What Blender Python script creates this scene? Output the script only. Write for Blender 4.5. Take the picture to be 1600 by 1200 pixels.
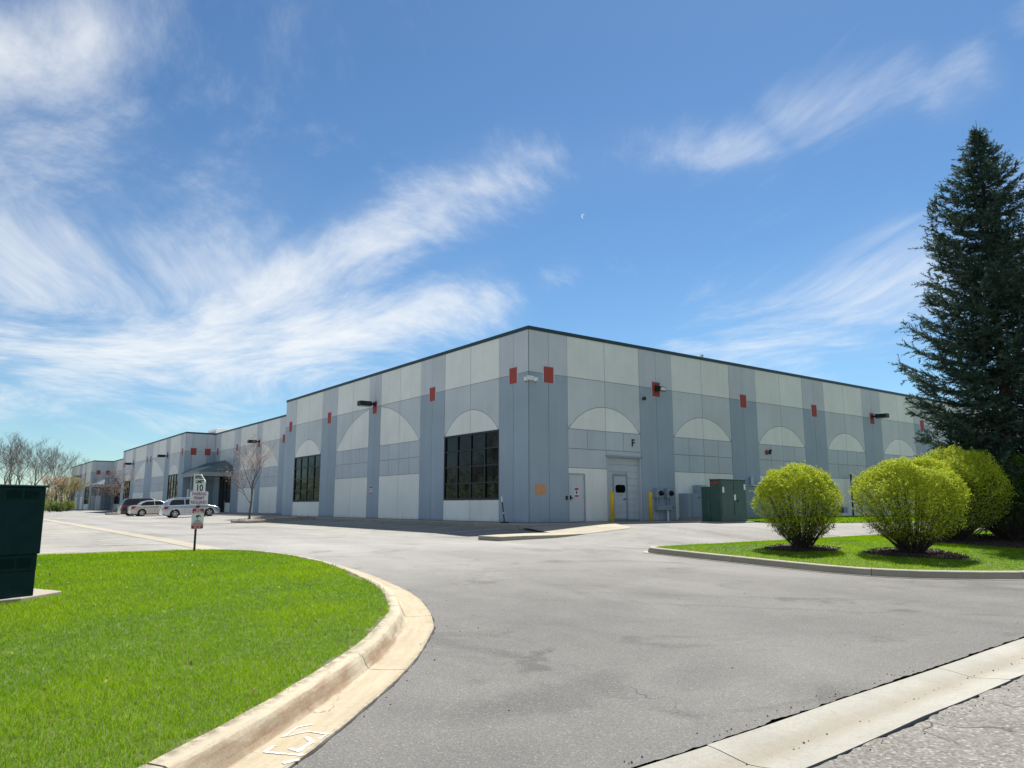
import bpy, bmesh, math, random
import numpy as np
from mathutils import Vector, Matrix
R = math.radians
random.seed(7); rng = np.random.default_rng(7)
scene = bpy.context.scene
C = scene.collection
for o in list(bpy.data.objects): bpy.data.objects.remove(o)

# ------------------------------------------------------------------ camera
# World axes: X runs along the street and the right hand wall, Y runs into the site along the left hand wall.
YAW = -36.8426
FPX = 1160.0                       # focal length in pixels of the 1600 px wide photograph
PITCH = math.atan(190 / FPX)
cam_d = bpy.data.cameras.new('camera'); cam = bpy.data.objects.new('camera', cam_d); C.objects.link(cam)
cam_d.sensor_width = 36; cam_d.lens = 36 * FPX / 1600
cam_d.clip_start = 0.05; cam_d.clip_end = 6000
cam.location = (0, 0, 1.6)
cam.rotation_euler = (math.pi / 2 + PITCH, 0, R(YAW))
scene.camera = cam

# ------------------------------------------------------------------ world, sun, exposure
SUN_ANG = R(29.0)                  # direction towards the sun in the XY plane, from +X
SUN_EL = R(58.0)
world = bpy.data.worlds.new('World'); scene.world = world; world.use_nodes = True
nt = world.node_tree; nt.nodes.clear()

class Nd:
    """tiny expression helper over shader math nodes"""
    def __init__(s, nt): s.nt = nt
    def n(s, t, **k):
        x = s.nt.nodes.new(t)
        for a, b in k.items(): setattr(x, a, b)
        return x
    def put(s, sock, v):
        if isinstance(v, bpy.types.NodeSocket): s.nt.links.new(v, sock)
        else: sock.default_value = v
    def m(s, op, a, b=0.0, c=0.0, clamp=False):
        x = s.n('ShaderNodeMath', operation=op, use_clamp=clamp)
        s.put(x.inputs[0], a); s.put(x.inputs[1], b); s.put(x.inputs[2], c)
        return x.outputs[0]
    def add(s, a, b): return s.m('ADD', a, b)
    def sub(s, a, b): return s.m('SUBTRACT', a, b)
    def mul(s, a, b): return s.m('MULTIPLY', a, b)
    def div(s, a, b): return s.m('DIVIDE', a, b)
    def step(s, a, lo, hi, l2=0.0, h2=1.0):
        x = s.n('ShaderNodeMapRange', interpolation_type='SMOOTHSTEP')
        s.put(x.inputs[0], a); s.put(x.inputs[1], lo); s.put(x.inputs[2], hi); s.put(x.inputs[3], l2); s.put(x.inputs[4], h2)
        return x.outputs[0]
    def lin(s, a, lo, hi, l2=0.0, h2=1.0):
        x = s.n('ShaderNodeMapRange')
        s.put(x.inputs[0], a); s.put(x.inputs[1], lo); s.put(x.inputs[2], hi); s.put(x.inputs[3], l2); s.put(x.inputs[4], h2)
        return x.outputs[0]
    def noise(s, vec, scale, detail=4, rough=0.55, dist=0.0, typ='3D'):
        x = s.n('ShaderNodeTexNoise', noise_dimensions=typ)
        if vec is not None: s.put(x.inputs['Vector'], vec)
        s.put(x.inputs['Scale'], scale); s.put(x.inputs['Detail'], detail); s.put(x.inputs['Roughness'], rough); s.put(x.inputs['Distortion'], dist)
        return x.outputs['Fac']
    def comb(s, x, y, z=0.0):
        c = s.n('ShaderNodeCombineXYZ'); s.put(c.inputs[0], x); s.put(c.inputs[1], y); s.put(c.inputs[2], z); return c.outputs[0]
    def sep(s, v):
        c = s.n('ShaderNodeSeparateXYZ'); s.put(c.inputs[0], v); return c.outputs
    def mix(s, f, a, b, blend='MIX'):
        x = s.n('ShaderNodeMix', data_type='RGBA', blend_type=blend)
        s.put(x.inputs[0], f); s.put(x.inputs[6], a); s.put(x.inputs[7], b)
        return x.outputs[2]

def build_sky():
    k = Nd(nt)
    out = k.n('ShaderNodeOutputWorld'); bg = k.n('ShaderNodeBackground')
    sky = k.n('ShaderNodeTexSky', sky_type='NISHITA')
    sky.sun_disc = False; sky.sun_elevation = SUN_EL
    sky.sun_rotation = math.pi / 2 - SUN_ANG
    sky.altitude = 300; sky.air_density = 1.0; sky.dust_density = 0.2; sky.ozone_density = 1.3
    tc = k.n('ShaderNodeTexCoord')
    X, Y, Z = k.sep(tc.outputs['Generated'])
    # heading axis of the site: coordinates relative to the compass direction of the drive
    ca, sa = math.cos(R(YAW)), math.sin(R(YAW))
    fx = k.add(k.mul(X, ca), k.mul(Y, sa)); fy = k.sub(k.mul(Y, ca), k.mul(X, sa))
    fyc = k.m('MAXIMUM', fy, 0.08)
    a = k.div(fx, fyc); b = k.div(Z, fyc)
    # cirrus layer: a plane high above the ground
    zc = k.add(k.m('MAXIMUM', Z, 0.0), 0.10)
    px = k.div(fx, zc); py = k.div(fy, zc)
    th = R(60)
    al = k.add(k.mul(px, -math.sin(th)), k.mul(py, math.cos(th)))      # along the streaks
    ac = k.add(k.mul(px, math.cos(th)), k.mul(py, math.sin(th)))       # across
    warp = k.noise(k.comb(px, py), 0.5, 1, 0.5, 0.0, '2D')
    w = k.mul(k.sub(warp, 0.5), 1.1)
    vec1 = k.comb(k.mul(k.add(al, w), 0.62), k.mul(k.add(ac, w), 0.95))
    n1 = k.noise(vec1, 1.0, 5, 0.62, 0.0, '2D')
    vec2 = k.comb(k.mul(k.add(al, k.mul(w, 1.5)), 3.4), k.mul(k.add(ac, k.mul(w, 1.8)), 4.2))
    n2 = k.noise(vec2, 1.0, 6, 0.68, 0.0, '2D')
    tex = k.add(k.mul(n1, 0.50), k.mul(n2, 0.50))
    def seg(x0, y0, x1, y1, r, wgt):
        """soft band of cloud between two directions of the sky"""
        dx, dy = x1 - x0, y1 - y0; L2 = dx * dx + dy * dy + 1e-6
        pa = k.sub(a, x0); pb = k.sub(b, y0)
        t = k.m('DIVIDE', k.add(k.mul(pa, dx), k.mul(pb, dy)), L2, clamp=True)
        qx = k.sub(pa, k.mul(t, dx)); qy = k.sub(pb, k.mul(t, dy))
        d = k.m('SQRT', k.add(k.mul(qx, qx), k.mul(qy, qy)))
        return k.step(d, r, 0.0, 0.0, wgt)
    def T(u, v):
        x = (u - 800) / FPX; z = (600 - v) / FPX; cp, sp = math.cos(PITCH), math.sin(PITCH)
        y = cp - z * sp; return x / y, (sp + z * cp) / y
    bands = [((-40, 90), (90, 70), 150, .62), ((-300, 330), (60, 300), 120, .30), ((-60, 420), (330, 420), 190, .62), ((330, 480), (840, 255), 85, .66),
             ((120, 560), (520, 540), 130, .62), ((440, 555), (760, 470), 75, .66), ((-60, 628), (520, 622), 40, .42), ((840, 260), (1180, 225), 70, .34),
             ((1230, 180), (1420, 120), 70, .36), ((1465, 145), (1520, 110), 62, .38), ((1010, 232), (1070, 202), 34, .26), ((850, 440), (885, 430), 30, .26), ((1130, 530), (1250, 560), 55, .38), ((1120, 560), (1420, 420), 110, .36), ((1060, 545), (1260, 530), 50, .36), ((-60, 500), (260, 480), 90, .25), ((-40, 250), (140, 240), 120, .30)]
    msum = None
    for (p, q, r, wgt) in bands:
        x0, y0 = T(*p); x1, y1 = T(*q)
        s_ = seg(x0, y0, x1, y1, r * 1.35 / FPX, wgt)
        msum = s_ if msum is None else k.m('MAXIMUM', msum, s_)
    mask = k.m('MAXIMUM', k.add(msum, 0.055), k.step(fy, 0.55, 0.15, 0.0, 0.50))  # denser cloud outside the view, added to brighten the shaded walls
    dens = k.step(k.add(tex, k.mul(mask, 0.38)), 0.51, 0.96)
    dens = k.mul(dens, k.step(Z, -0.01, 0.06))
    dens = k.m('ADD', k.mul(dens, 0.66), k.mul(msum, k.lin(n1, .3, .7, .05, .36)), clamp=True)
    hs = k.n('ShaderNodeHueSaturation'); hs.inputs['Saturation'].default_value = 1.02; hs.inputs['Value'].default_value = 0.72
    gm = k.n('ShaderNodeGamma'); gm.inputs[1].default_value = 1.12; k.put(gm.inputs[0], sky.outputs[0])
    k.put(hs.inputs['Color'], k.mix(1.0, gm.outputs[0], (0.66, 0.84, 0.92, 1), 'MULTIPLY'))
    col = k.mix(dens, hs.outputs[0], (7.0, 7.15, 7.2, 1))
    # the thin day moon: a lit disc minus a disc shifted away from the sun's side
    mx_, my_ = T(912, 338)
    def disc(cx, cy, r): 
        ddx, ddy = k.sub(a, cx), k.sub(b, cy); return k.step(k.m('SQRT', k.add(k.mul(ddx, ddx), k.mul(ddy, ddy))), r, r * .8, 0.0, 1.0)
    moon = k.m('MULTIPLY', k.mul(disc(mx_, my_, .0040), k.sub(1.0, disc(mx_ + .0022, my_ - .0006, .0042))), k.step(fy, 0.1, 0.2), clamp=True)
    col = k.mix(k.mul(moon, .45), col, (7.0, 7.15, 7.2, 1))
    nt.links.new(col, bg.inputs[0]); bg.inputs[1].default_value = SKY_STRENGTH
    nt.links.new(bg.outputs[0], out.inputs[0])
SKY_STRENGTH = 0.068
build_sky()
world.cycles.sampling_method = 'MANUAL'; world.cycles.sample_map_resolution = 256
sun_d = bpy.data.lights.new('sun', 'SUN'); sun_d.energy = 4.7; sun_d.angle = R(0.53); sun_d.color = (1.0, 0.955, 0.88)
sun = bpy.data.objects.new('sun', sun_d); C.objects.link(sun)
sdir = Vector((math.cos(SUN_ANG) * math.cos(SUN_EL), math.sin(SUN_ANG) * math.cos(SUN_EL), math.sin(SUN_EL)))
sun.rotation_euler = sdir.to_track_quat('Z', 'Y').to_euler(); sun.location = (0, 0, 60)
scene.view_settings.view_transform = 'Standard'; scene.view_settings.look = 'None'
scene.view_settings.gamma = 1; scene.view_settings.use_curve_mapping = False
scene.view_settings.exposure = 1.03
scene.render.engine = 'CYCLES'
scene.cycles.max_bounces = 5; scene.cycles.diffuse_bounces = 3; scene.cycles.glossy_bounces = 3; scene.cycles.transparent_max_bounces = 6

# ------------------------------------------------------------------ helpers
class MB:
    """collects shapes; build() links them as ONE mesh object"""
    def __init__(s): s.v = []; s.f = []
    def add(s, vs, fs):
        n = len(s.v); s.v += [tuple(map(float, p)) for p in vs]; s.f += [tuple(i + n for i in f) for f in fs]; return s
    def box(s, a, b):
        (x0, y0, z0), (x1, y1, z1) = a, b
        x0, x1 = min(x0, x1), max(x0, x1); y0, y1 = min(y0, y1), max(y0, y1); z0, z1 = min(z0, z1), max(z0, z1)
        return s.add([(x0, y0, z0), (x1, y0, z0), (x1, y1, z0), (x0, y1, z0), (x0, y0, z1), (x1, y0, z1), (x1, y1, z1), (x0, y1, z1)],
                     [(0, 3, 2, 1), (4, 5, 6, 7), (0, 1, 5, 4), (1, 2, 6, 5), (2, 3, 7, 6), (3, 0, 4, 7)])
    def prism(s, poly, fr, d0, d1):
        """2-D polygon in a frame fr(a, b, depth), extruded from depth d0 to d1"""
        n = len(poly)
        vs = [fr(p[0], p[1], d0) for p in poly] + [fr(p[0], p[1], d1) for p in poly]
        fs = [tuple(range(n)), tuple(range(2 * n - 1, n - 1, -1))] + [((i + 1) % n, i, n + i, n + (i + 1) % n) for i in range(n)]
        return s.add(vs, fs)
    def tube(s, pts, rad, n=8, cap=True):
        pts = [Vector(p) for p in pts]
        if not hasattr(rad, '__len__'): rad = [rad] * len(pts)
        rings = []
        up = Vector((0, 0, 1))
        for i, p in enumerate(pts):
            t = (pts[min(i + 1, len(pts) - 1)] - pts[max(i - 1, 0)]).normalized()
            x = t.cross(up)
            if x.length < 1e-3: x = t.cross(Vector((1, 0, 0)))
            x.normalize(); y = t.cross(x)
            rings.append([p + (x * math.cos(2 * math.pi * j / n) + y * math.sin(2 * math.pi * j / n)) * rad[i] for j in range(n)])
        vs = [q for r_ in rings for q in r_]; fs = []
        for i in range(len(pts) - 1):
            for j in range(n):
                fs.append((i * n + j, i * n + (j + 1) % n, (i + 1) * n + (j + 1) % n, (i + 1) * n + j))
        if cap: fs += [tuple(range(n - 1, -1, -1)), tuple(range((len(pts) - 1) * n, len(pts) * n))]
        return s.add(vs, fs)
    def lathe(s, prof, c, axis='z', n=24):
        vs = []; fs = []
        for (r, h) in prof:
            for j in range(n):
                a = 2 * math.pi * j / n; p, q = r * math.cos(a), r * math.sin(a)
                vs.append({'z': (c[0] + p, c[1] + q, c[2] + h), 'y': (c[0] + p, c[1] + h, c[2] + q), 'x': (c[0] + h, c[1] + p, c[2] + q)}[axis])
        for i in range(len(prof) - 1):
            for j in range(n):
                fs.append((i * n + j, i * n + (j + 1) % n, (i + 1) * n + (j + 1) % n, (i + 1) * n + j))
        return s.add(vs, fs)
    def build(s, name, m, parent=None, smooth=False, bevel=0.0, seg=2, off=None):
        o = mesh_obj(name, s.v, s.f, m, parent, smooth, off)
        if bevel:
            bm = bmesh.new(); bm.from_mesh(o.data); bmesh.ops.recalc_face_normals(bm, faces=bm.faces)
            es = [e for e in bm.edges if len(e.link_faces) == 2 and e.calc_face_angle(0) > R(25)]
            bmesh.ops.bevel(bm, geom=es, offset=bevel, segments=seg, profile=0.5, affect='EDGES', clamp_overlap=True)
            bm.to_mesh(o.data); bm.free()
        return o

def mesh_obj(name, v, f, m, parent=None, smooth=False, off=None, fix=True):
    me = bpy.data.meshes.new(name)
    if off is None and parent is not None: off = world_loc(parent)
    if off is not None: v = [(p[0] - off[0], p[1] - off[1], p[2] - off[2]) for p in v]
    me.from_pydata(v, [], f)
    if fix:
        bm = bmesh.new(); bm.from_mesh(me); bmesh.ops.recalc_face_normals(bm, faces=bm.faces); bm.to_mesh(me); bm.free()
    if smooth: me.polygons.foreach_set('use_smooth', [True] * len(me.polygons))
    me.materials.append(m)
    o = bpy.data.objects.new(name, me); C.objects.link(o)
    if parent is not None: o.parent = parent
    return o

def world_loc(o):
    p = Vector((0, 0, 0))
    while o is not None: p += o.location; o = o.parent
    return p

def fast_mesh(name, verts, tris, m, parent=None, smooth=False, attrs=None):
    """large triangle/quad meshes from numpy arrays; tris (n,3) or (n,4)"""
    me = bpy.data.meshes.new(name); k = tris.shape[1]
    me.vertices.add(len(verts)); me.vertices.foreach_set('co', np.ascontiguousarray(verts, dtype=np.float32).ravel())
    me.loops.add(tris.size); me.loops.foreach_set('vertex_index', np.ascontiguousarray(tris, dtype=np.int32).ravel())
    me.polygons.add(len(tris)); me.polygons.foreach_set('loop_start', np.arange(0, tris.size, k, dtype=np.int32))
    me.update(calc_edges=True)
    if smooth: me.polygons.foreach_set('use_smooth', np.ones(len(tris), bool))
    for n, a in (attrs or {}).items():
        at = me.attributes.new(n, 'FLOAT', 'POINT'); at.data.foreach_set('value', np.asarray(a, dtype=np.float32))
    me.materials.append(m)
    o = bpy.data.objects.new(name, me); C.objects.link(o)
    if parent is not None: o.parent = parent
    return o

def tag(o, label=None, cat=None, group=None, kind=None):
    if label: o['label'] = label
    if cat: o['category'] = cat
    if group: o['group'] = group
    if kind: o['kind'] = kind
    return o
def thing(name, loc, label=None, cat=None, group=None, kind=None, rz=0.0):
    o = bpy.data.objects.new(name, None); C.objects.link(o); o.empty_display_size = 0.2
    o.location = loc; o.rotation_euler = (0, 0, rz)
    return tag(o, label, cat, group, kind)
def copy_tree(o, parent=None):
    c = o.copy(); C.objects.link(c); c.parent = parent
    for ch in list(o.children): copy_tree(ch, c)
    return c

def text_mesh(body, size, depth=0.0, sx=1.0, bold=0.0):
    cu = bpy.data.curves.new('t', 'FONT'); cu.body = body; cu.size = size; cu.align_x = 'CENTER'; cu.align_y = 'CENTER'; cu.extrude = depth; cu.resolution_u = 3; cu.offset = bold
    o = bpy.data.objects.new('t', cu); C.objects.link(o)
    dg = bpy.context.evaluated_depsgraph_get(); me = bpy.data.meshes.new_from_object(o.evaluated_get(dg))
    v = [(p.co.x * sx, p.co.y, p.co.z) for p in me.vertices]; f = [tuple(p.vertices) for p in me.polygons]
    bpy.data.objects.remove(o); bpy.data.curves.remove(cu); bpy.data.meshes.remove(me)
    return v, f

# ------------------------------------------------------------------ materials
def newmat(name):
    m = bpy.data.materials.new(name); m.use_nodes = True
    t = m.node_tree; b = t.nodes['Principled BSDF']; return m, t, b, Nd(t)
def rgb(c): return (c[0], c[1], c[2], 1.0)
def plain(name, col, rough=0.6, metal=0.0, var=0.10, scale=6.0, bump=0.0, spec=0.5, bscale=60.0, coat=0.0):
    m, t, b, k = newmat(name)
    tc = k.n('ShaderNodeTexCoord').outputs['Object']
    n = k.noise(tc, scale, 5, 0.6)
    f = k.lin(n, 0.3, 0.7, 1 - var, 1 + var)
    vm = k.n('ShaderNodeVectorMath', operation='SCALE'); k.put(vm.inputs[0], (col[0], col[1], col[2])); k.put(vm.inputs['Scale'], f)
    t.links.new(vm.outputs[0], b.inputs['Base Color'])
    b.inputs['Roughness'].default_value = rough; b.inputs['Metallic'].default_value = metal
    b.inputs['Specular IOR Level'].default_value = spec; b.inputs['Coat Weight'].default_value = coat
    if bump:
        bp = k.n('ShaderNodeBump'); bp.inputs['Strength'].default_value = bump; bp.inputs['Distance'].default_value = 0.01
        k.put(bp.inputs['Height'], k.noise(tc, bscale, 4, 0.6)); t.links.new(bp.outputs[0], b.inputs['Normal'])
    return m

def wallpaint(name, col):
    """painted precast concrete: broad blotches, rain streaks, panel to panel variation, splash dirt near the ground"""
    m, t, b, k = newmat(name)
    geo = k.n('ShaderNodeNewGeometry').outputs['Position']
    x, y, z = k.sep(geo)
    big = k.lin(k.noise(geo, 0.55, 4, 0.6), 0.3, 0.7, 0.94, 1.05)
    s = k.add(x, y)
    streak = k.lin(k.noise(k.comb(k.mul(s, 2.6), k.mul(z, 0.13), 0.0), 1.0, 6, 0.7), 0.35, 0.78, 1.02, 0.93)
    fine = k.lin(k.noise(geo, 38, 3, 0.6), 0.3, 0.7, 0.975, 1.025)
    oi = k.n('ShaderNodeObjectInfo').outputs['Random']
    pv = k.lin(oi, 0, 1, 0.965, 1.03)
    dirt = k.step(k.add(z, k.mul(k.noise(geo, 2.6, 4), 0.35)), 0.98, 1.22, 0.80, 1.0)
    f = k.mul(k.mul(k.mul(big, streak), k.mul(fine, pv)), dirt)
    vm = k.n('ShaderNodeVectorMath', operation='SCALE'); k.put(vm.inputs[0], col); k.put(vm.inputs['Scale'], f)
    t.links.new(vm.outputs[0], b.inputs['Base Color']); b.inputs['Roughness'].default_value = 0.78; b.inputs['Specular IOR Level'].default_value = 0.25
    bp = k.n('ShaderNodeBump'); bp.inputs['Strength'].default_value = 0.25; bp.inputs['Distance'].default_value = 0.004
    k.put(bp.inputs['Height'], k.noise(geo, 55, 4, 0.65)); t.links.new(bp.outputs[0], b.inputs['Normal'])
    return m

M = {}
M['cream'] = wallpaint('painted_concrete_cream', (0.81, 0.815, 0.765))
M['spandrel'] = wallpaint('painted_concrete_light_blue_grey', (0.585, 0.62, 0.63))
M['grid'] = wallpaint('painted_concrete_blue_grey', (0.51, 0.56, 0.595))
M['pil_up'] = wallpaint('painted_concrete_pale_lilac_grey', (0.575, 0.60, 0.63))
M['pil_lo'] = wallpaint('painted_concrete_slate_blue', (0.345, 0.415, 0.475))
M['back'] = wallpaint('joint_grey', (0.24, 0.28, 0.32))
M['red'] = wallpaint('painted_red_tile', (0.37, 0.075, 0.06))
M['coping'] = plain('dark_teal_metal', (0.025, 0.045, 0.05), 0.45, 0.3)
M['roof'] = plain('roof_membrane', (0.45, 0.45, 0.43), 0.9)
M['black'] = plain('black_paint', (0.012, 0.012, 0.013), 0.45)
M['bronze'] = plain('dark_bronze_metal', (0.02, 0.022, 0.025), 0.45, 0.4)
M['white'] = plain('white_paint', (0.75, 0.75, 0.74), 0.5, var=0.05)
M['door'] = wallpaint('door_paint_pale_grey', (0.60, 0.62, 0.64))
M['rolldoor'] = wallpaint('roll_door_grey', (0.50, 0.54, 0.57))
M['greymetal'] = wallpaint('meter_cabinet_grey', (0.30, 0.36, 0.42))
M['lightmetal'] = plain('galvanised_steel', (0.42, 0.45, 0.47), 0.45, 0.5)
M['yellow'] = plain('yellow_bollard_paint', (0.68, 0.44, 0.01), 0.5, var=0.12)
M['orange'] = plain('faded_orange_notice', (0.62, 0.30, 0.14), 0.8)
M['green'] = plain('transformer_green', (0.035, 0.085, 0.07), 0.45, var=0.18, scale=3.0)
M['teal'] = plain('cabinet_dark_green', (0.003, 0.024, 0.027), 0.6, spec=0.15, var=0.22, scale=4.0)
M['vent'] = plain('seam_black', (0.004, 0.006, 0.006), 0.7)  # near-black colour of the cabinet's door seam
M['signred'] = plain('sign_red', (0.42, 0.015, 0.025), 0.5, var=0.05)
M['signpurple'] = plain('sign_magenta', (0.36, 0.05, 0.28), 0.5, var=0.05)
M['post'] = plain('post_dark_green', (0.012, 0.02, 0.015), 0.6)
M['canopy'] = plain('canopy_standing_seam_metal', (0.13, 0.19, 0.21), 0.4, 0.4)
M['fascia'] = wallpaint('canopy_fascia_grey', (0.30, 0.34, 0.36))
M['rubber'] = plain('tyre_rubber', (0.014, 0.014, 0.015), 0.85)
M['rim'] = plain('alloy_rim', (0.55, 0.55, 0.57), 0.3, 0.85)
M['darkplastic'] = plain('dark_plastic', (0.02, 0.02, 0.022), 0.6)
M['tail'] = plain('tail_lamp_red', (0.38, 0.01, 0.015), 0.2, coat=0.6)
M['headlamp'] = plain('headlamp_clear', (0.6, 0.62, 0.65), 0.12, coat=1.0)
def carpaint(n, c, metal): return plain(n, c, 0.26, metal, 0.03, coat=1.0)
M['car_silverblue'] = carpaint('car_paint_silver_blue', (0.42, 0.48, 0.54), 0.55)
M['car_beige'] = carpaint('car_paint_champagne', (0.48, 0.46, 0.42), 0.55)
M['car_navy'] = carpaint('car_paint_navy', (0.012, 0.016, 0.03), 0.2)
def glassy(name, col, rough=0.03, spec=0.5):
    m, t, b, k = newmat(name); b.inputs['Base Color'].default_value = rgb(col); b.inputs['Roughness'].default_value = rough; b.inputs['Specular IOR Level'].default_value = spec
    geo = k.n('ShaderNodeNewGeometry').outputs['Position']
    bp = k.n('ShaderNodeBump'); bp.inputs['Strength'].default_value = 0.05; bp.inputs['Distance'].default_value = 0.02
    k.put(bp.inputs['Height'], k.noise(geo, 1.1, 2)); t.links.new(bp.outputs[0], b.inputs['Normal'])
    return m
M['glass'] = glassy('tinted_window_glass', (0.002, 0.0025, 0.003), 0.03, 0.26)
M['carglass'] = glassy('car_glass', (0.008, 0.010, 0.012), 0.02)

def asphalt(name, base, dark, speck, stain=0.5, old=False):
    m, t, b, k = newmat(name)
    geo = k.n('ShaderNodeNewGeometry').outputs['Position']
    x, y, z = k.sep(geo)
    big = k.noise(geo, 0.16, 5, 0.6, 0.4)
    mid = k.noise(geo, 0.75, 6, 0.65, 0.6)
    # wheel tracks that run with the drive
    trk = k.noise(k.comb(k.mul(x, 0.55), k.mul(y, 0.07), 0.0), 1.0, 4, 0.55, 0.3)
    f = k.add(k.add(k.lin(big, 0.3, 0.7, 0.86, 1.12), k.lin(mid, 0.3, 0.75, 0.10, -0.12)), k.lin(trk, 0.3, 0.7, 0.10, -0.13))
    # darker patches with their own shape
    pt = k.step(k.noise(geo, 0.42, 5, 0.62, 1.2), 0.56, 0.66, 0.0, stain)
    f = k.mul(f, k.sub(1.0, k.mul(pt, 0.34)))
    if not old:
        wx = k.add(x, k.mul(k.sub(k.noise(geo, 0.9, 5, 0.65), 0.5), 1.3)); wy = k.add(y, k.mul(k.sub(k.noise(k.comb(y, x, 7.0), 0.9, 5, 0.65), 0.5), 1.3))
        def blot(cx, cy, ax, ay, rot, amt, soft=0.35):
            c_, s_ = math.cos(rot), math.sin(rot); dx, dy = k.sub(wx, cx), k.sub(wy, cy)
            p_ = k.div(k.add(k.mul(dx, c_), k.mul(dy, s_)), ax); q_ = k.div(k.sub(k.mul(dy, c_), k.mul(dx, s_)), ay)
            return k.step(k.m('SQRT', k.add(k.mul(p_, p_), k.mul(q_, q_))), 1.0, 1.0 - soft, 0.0, amt)
        st = blot(4.1, 4.95, 1.25, .50, .25, .20, .55)
        for b_ in ((4.95, 6.1, .75, .16, .6, .26, .5), (5.6, 4.7, .9, .45, .3, .16, .8), (10.3, 6.4, 6.5, .10, -.72, .17, .9), (11.1, 7.3, 6.0, .12, -.70, .13, .9), (9.6, 12.4, 5.0, .14, -.45, .14, .9), (8.6, 9.9, 3.2, .22, 1.3, .10, .9), (12.7, 11.0, .9, .5, .2, .15, .5)):
            st = k.m('MAXIMUM', st, blot(*b_))
        f = k.mul(f, k.sub(1.0, st))
        depth_tone = k.step(k.add(y, k.mul(k.sub(k.noise(geo, 0.22, 3), 0.5), 9.0)), 4.5, 22.0, 0.62, 1.14)  # paving darker near the street, lighter further into the site
        f = k.mul(f, depth_tone)
    vor = k.n('ShaderNodeTexVoronoi'); k.put(vor.inputs['Vector'], geo); vor.inputs['Scale'].default_value = 95 if not old else 48
    cell = k.sep(vor.outputs['Color'])[0]
    g = k.lin(cell, 0, 1, 1 - speck, 1 + speck)
    fine = k.lin(k.noise(geo, 260, 2, 0.6), 0.3, 0.7, 1 - speck * 0.7, 1 + speck * 0.7)
    chips = k.step(cell, 0.90, 0.97, 0.0, 0.16 if not old else 0.3)
    vm = k.n('ShaderNodeVectorMath', operation='SCALE'); k.put(vm.inputs[0], base); k.put(vm.inputs['Scale'], k.mul(k.mul(f, g), fine))
    col = k.mix(chips, vm.outputs[0], (0.42, 0.40, 0.37, 1))
    # hairline cracks
    v2 = k.n('ShaderNodeTexVoronoi', feature='DISTANCE_TO_EDGE'); 
    wv = k.n('ShaderNodeVectorMath', operation='ADD'); k.put(wv.inputs[0], geo)
    nz = k.n('ShaderNodeTexNoise'); k.put(nz.inputs['Vector'], geo); nz.inputs['Scale'].default_value = 1.3
    sc = k.n('ShaderNodeVectorMath', operation='SCALE'); k.put(sc.inputs[0], nz.outputs['Color']); sc.inputs['Scale'].default_value = 1.4
    k.put(wv.inputs[1], sc.outputs[0]); k.put(v2.inputs['Vector'], wv.outputs[0]); v2.inputs['Scale'].default_value = 0.20 if not old else 0.9
    cr = k.mul(k.step(v2.outputs['Distance'], 0.0016 if not old else 0.016, 0.0, 0.0, 1.0), k.step(k.noise(geo, 0.35, 2), 0.45, 0.55, 0.0, 0.55 if not old else 0.9))
    col = k.mix(cr, col, rgb(dark))
    t.links.new(col, b.inputs['Base Color']); b.inputs['Roughness'].default_value = 0.9; b.inputs['Specular IOR Level'].default_value = 0.18
    bp = k.n('ShaderNodeBump'); bp.inputs['Strength'].default_value = 0.55 if not old else 0.9; bp.inputs['Distance'].default_value = 0.006
    k.put(bp.inputs['Height'], k.sub(vor.outputs['Distance'], k.mul(cr, 1.0))); t.links.new(bp.outputs[0], b.inputs['Normal'])
    return m
M['asphalt'] = asphalt('parking_lot_asphalt', (0.212, 0.207, 0.196), (0.03, 0.03, 0.03), 0.17, 0.7)
M['street'] = asphalt('old_street_asphalt', (0.17, 0.162, 0.147), (0.03, 0.03, 0.03), 0.32, 0.2, True)

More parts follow.
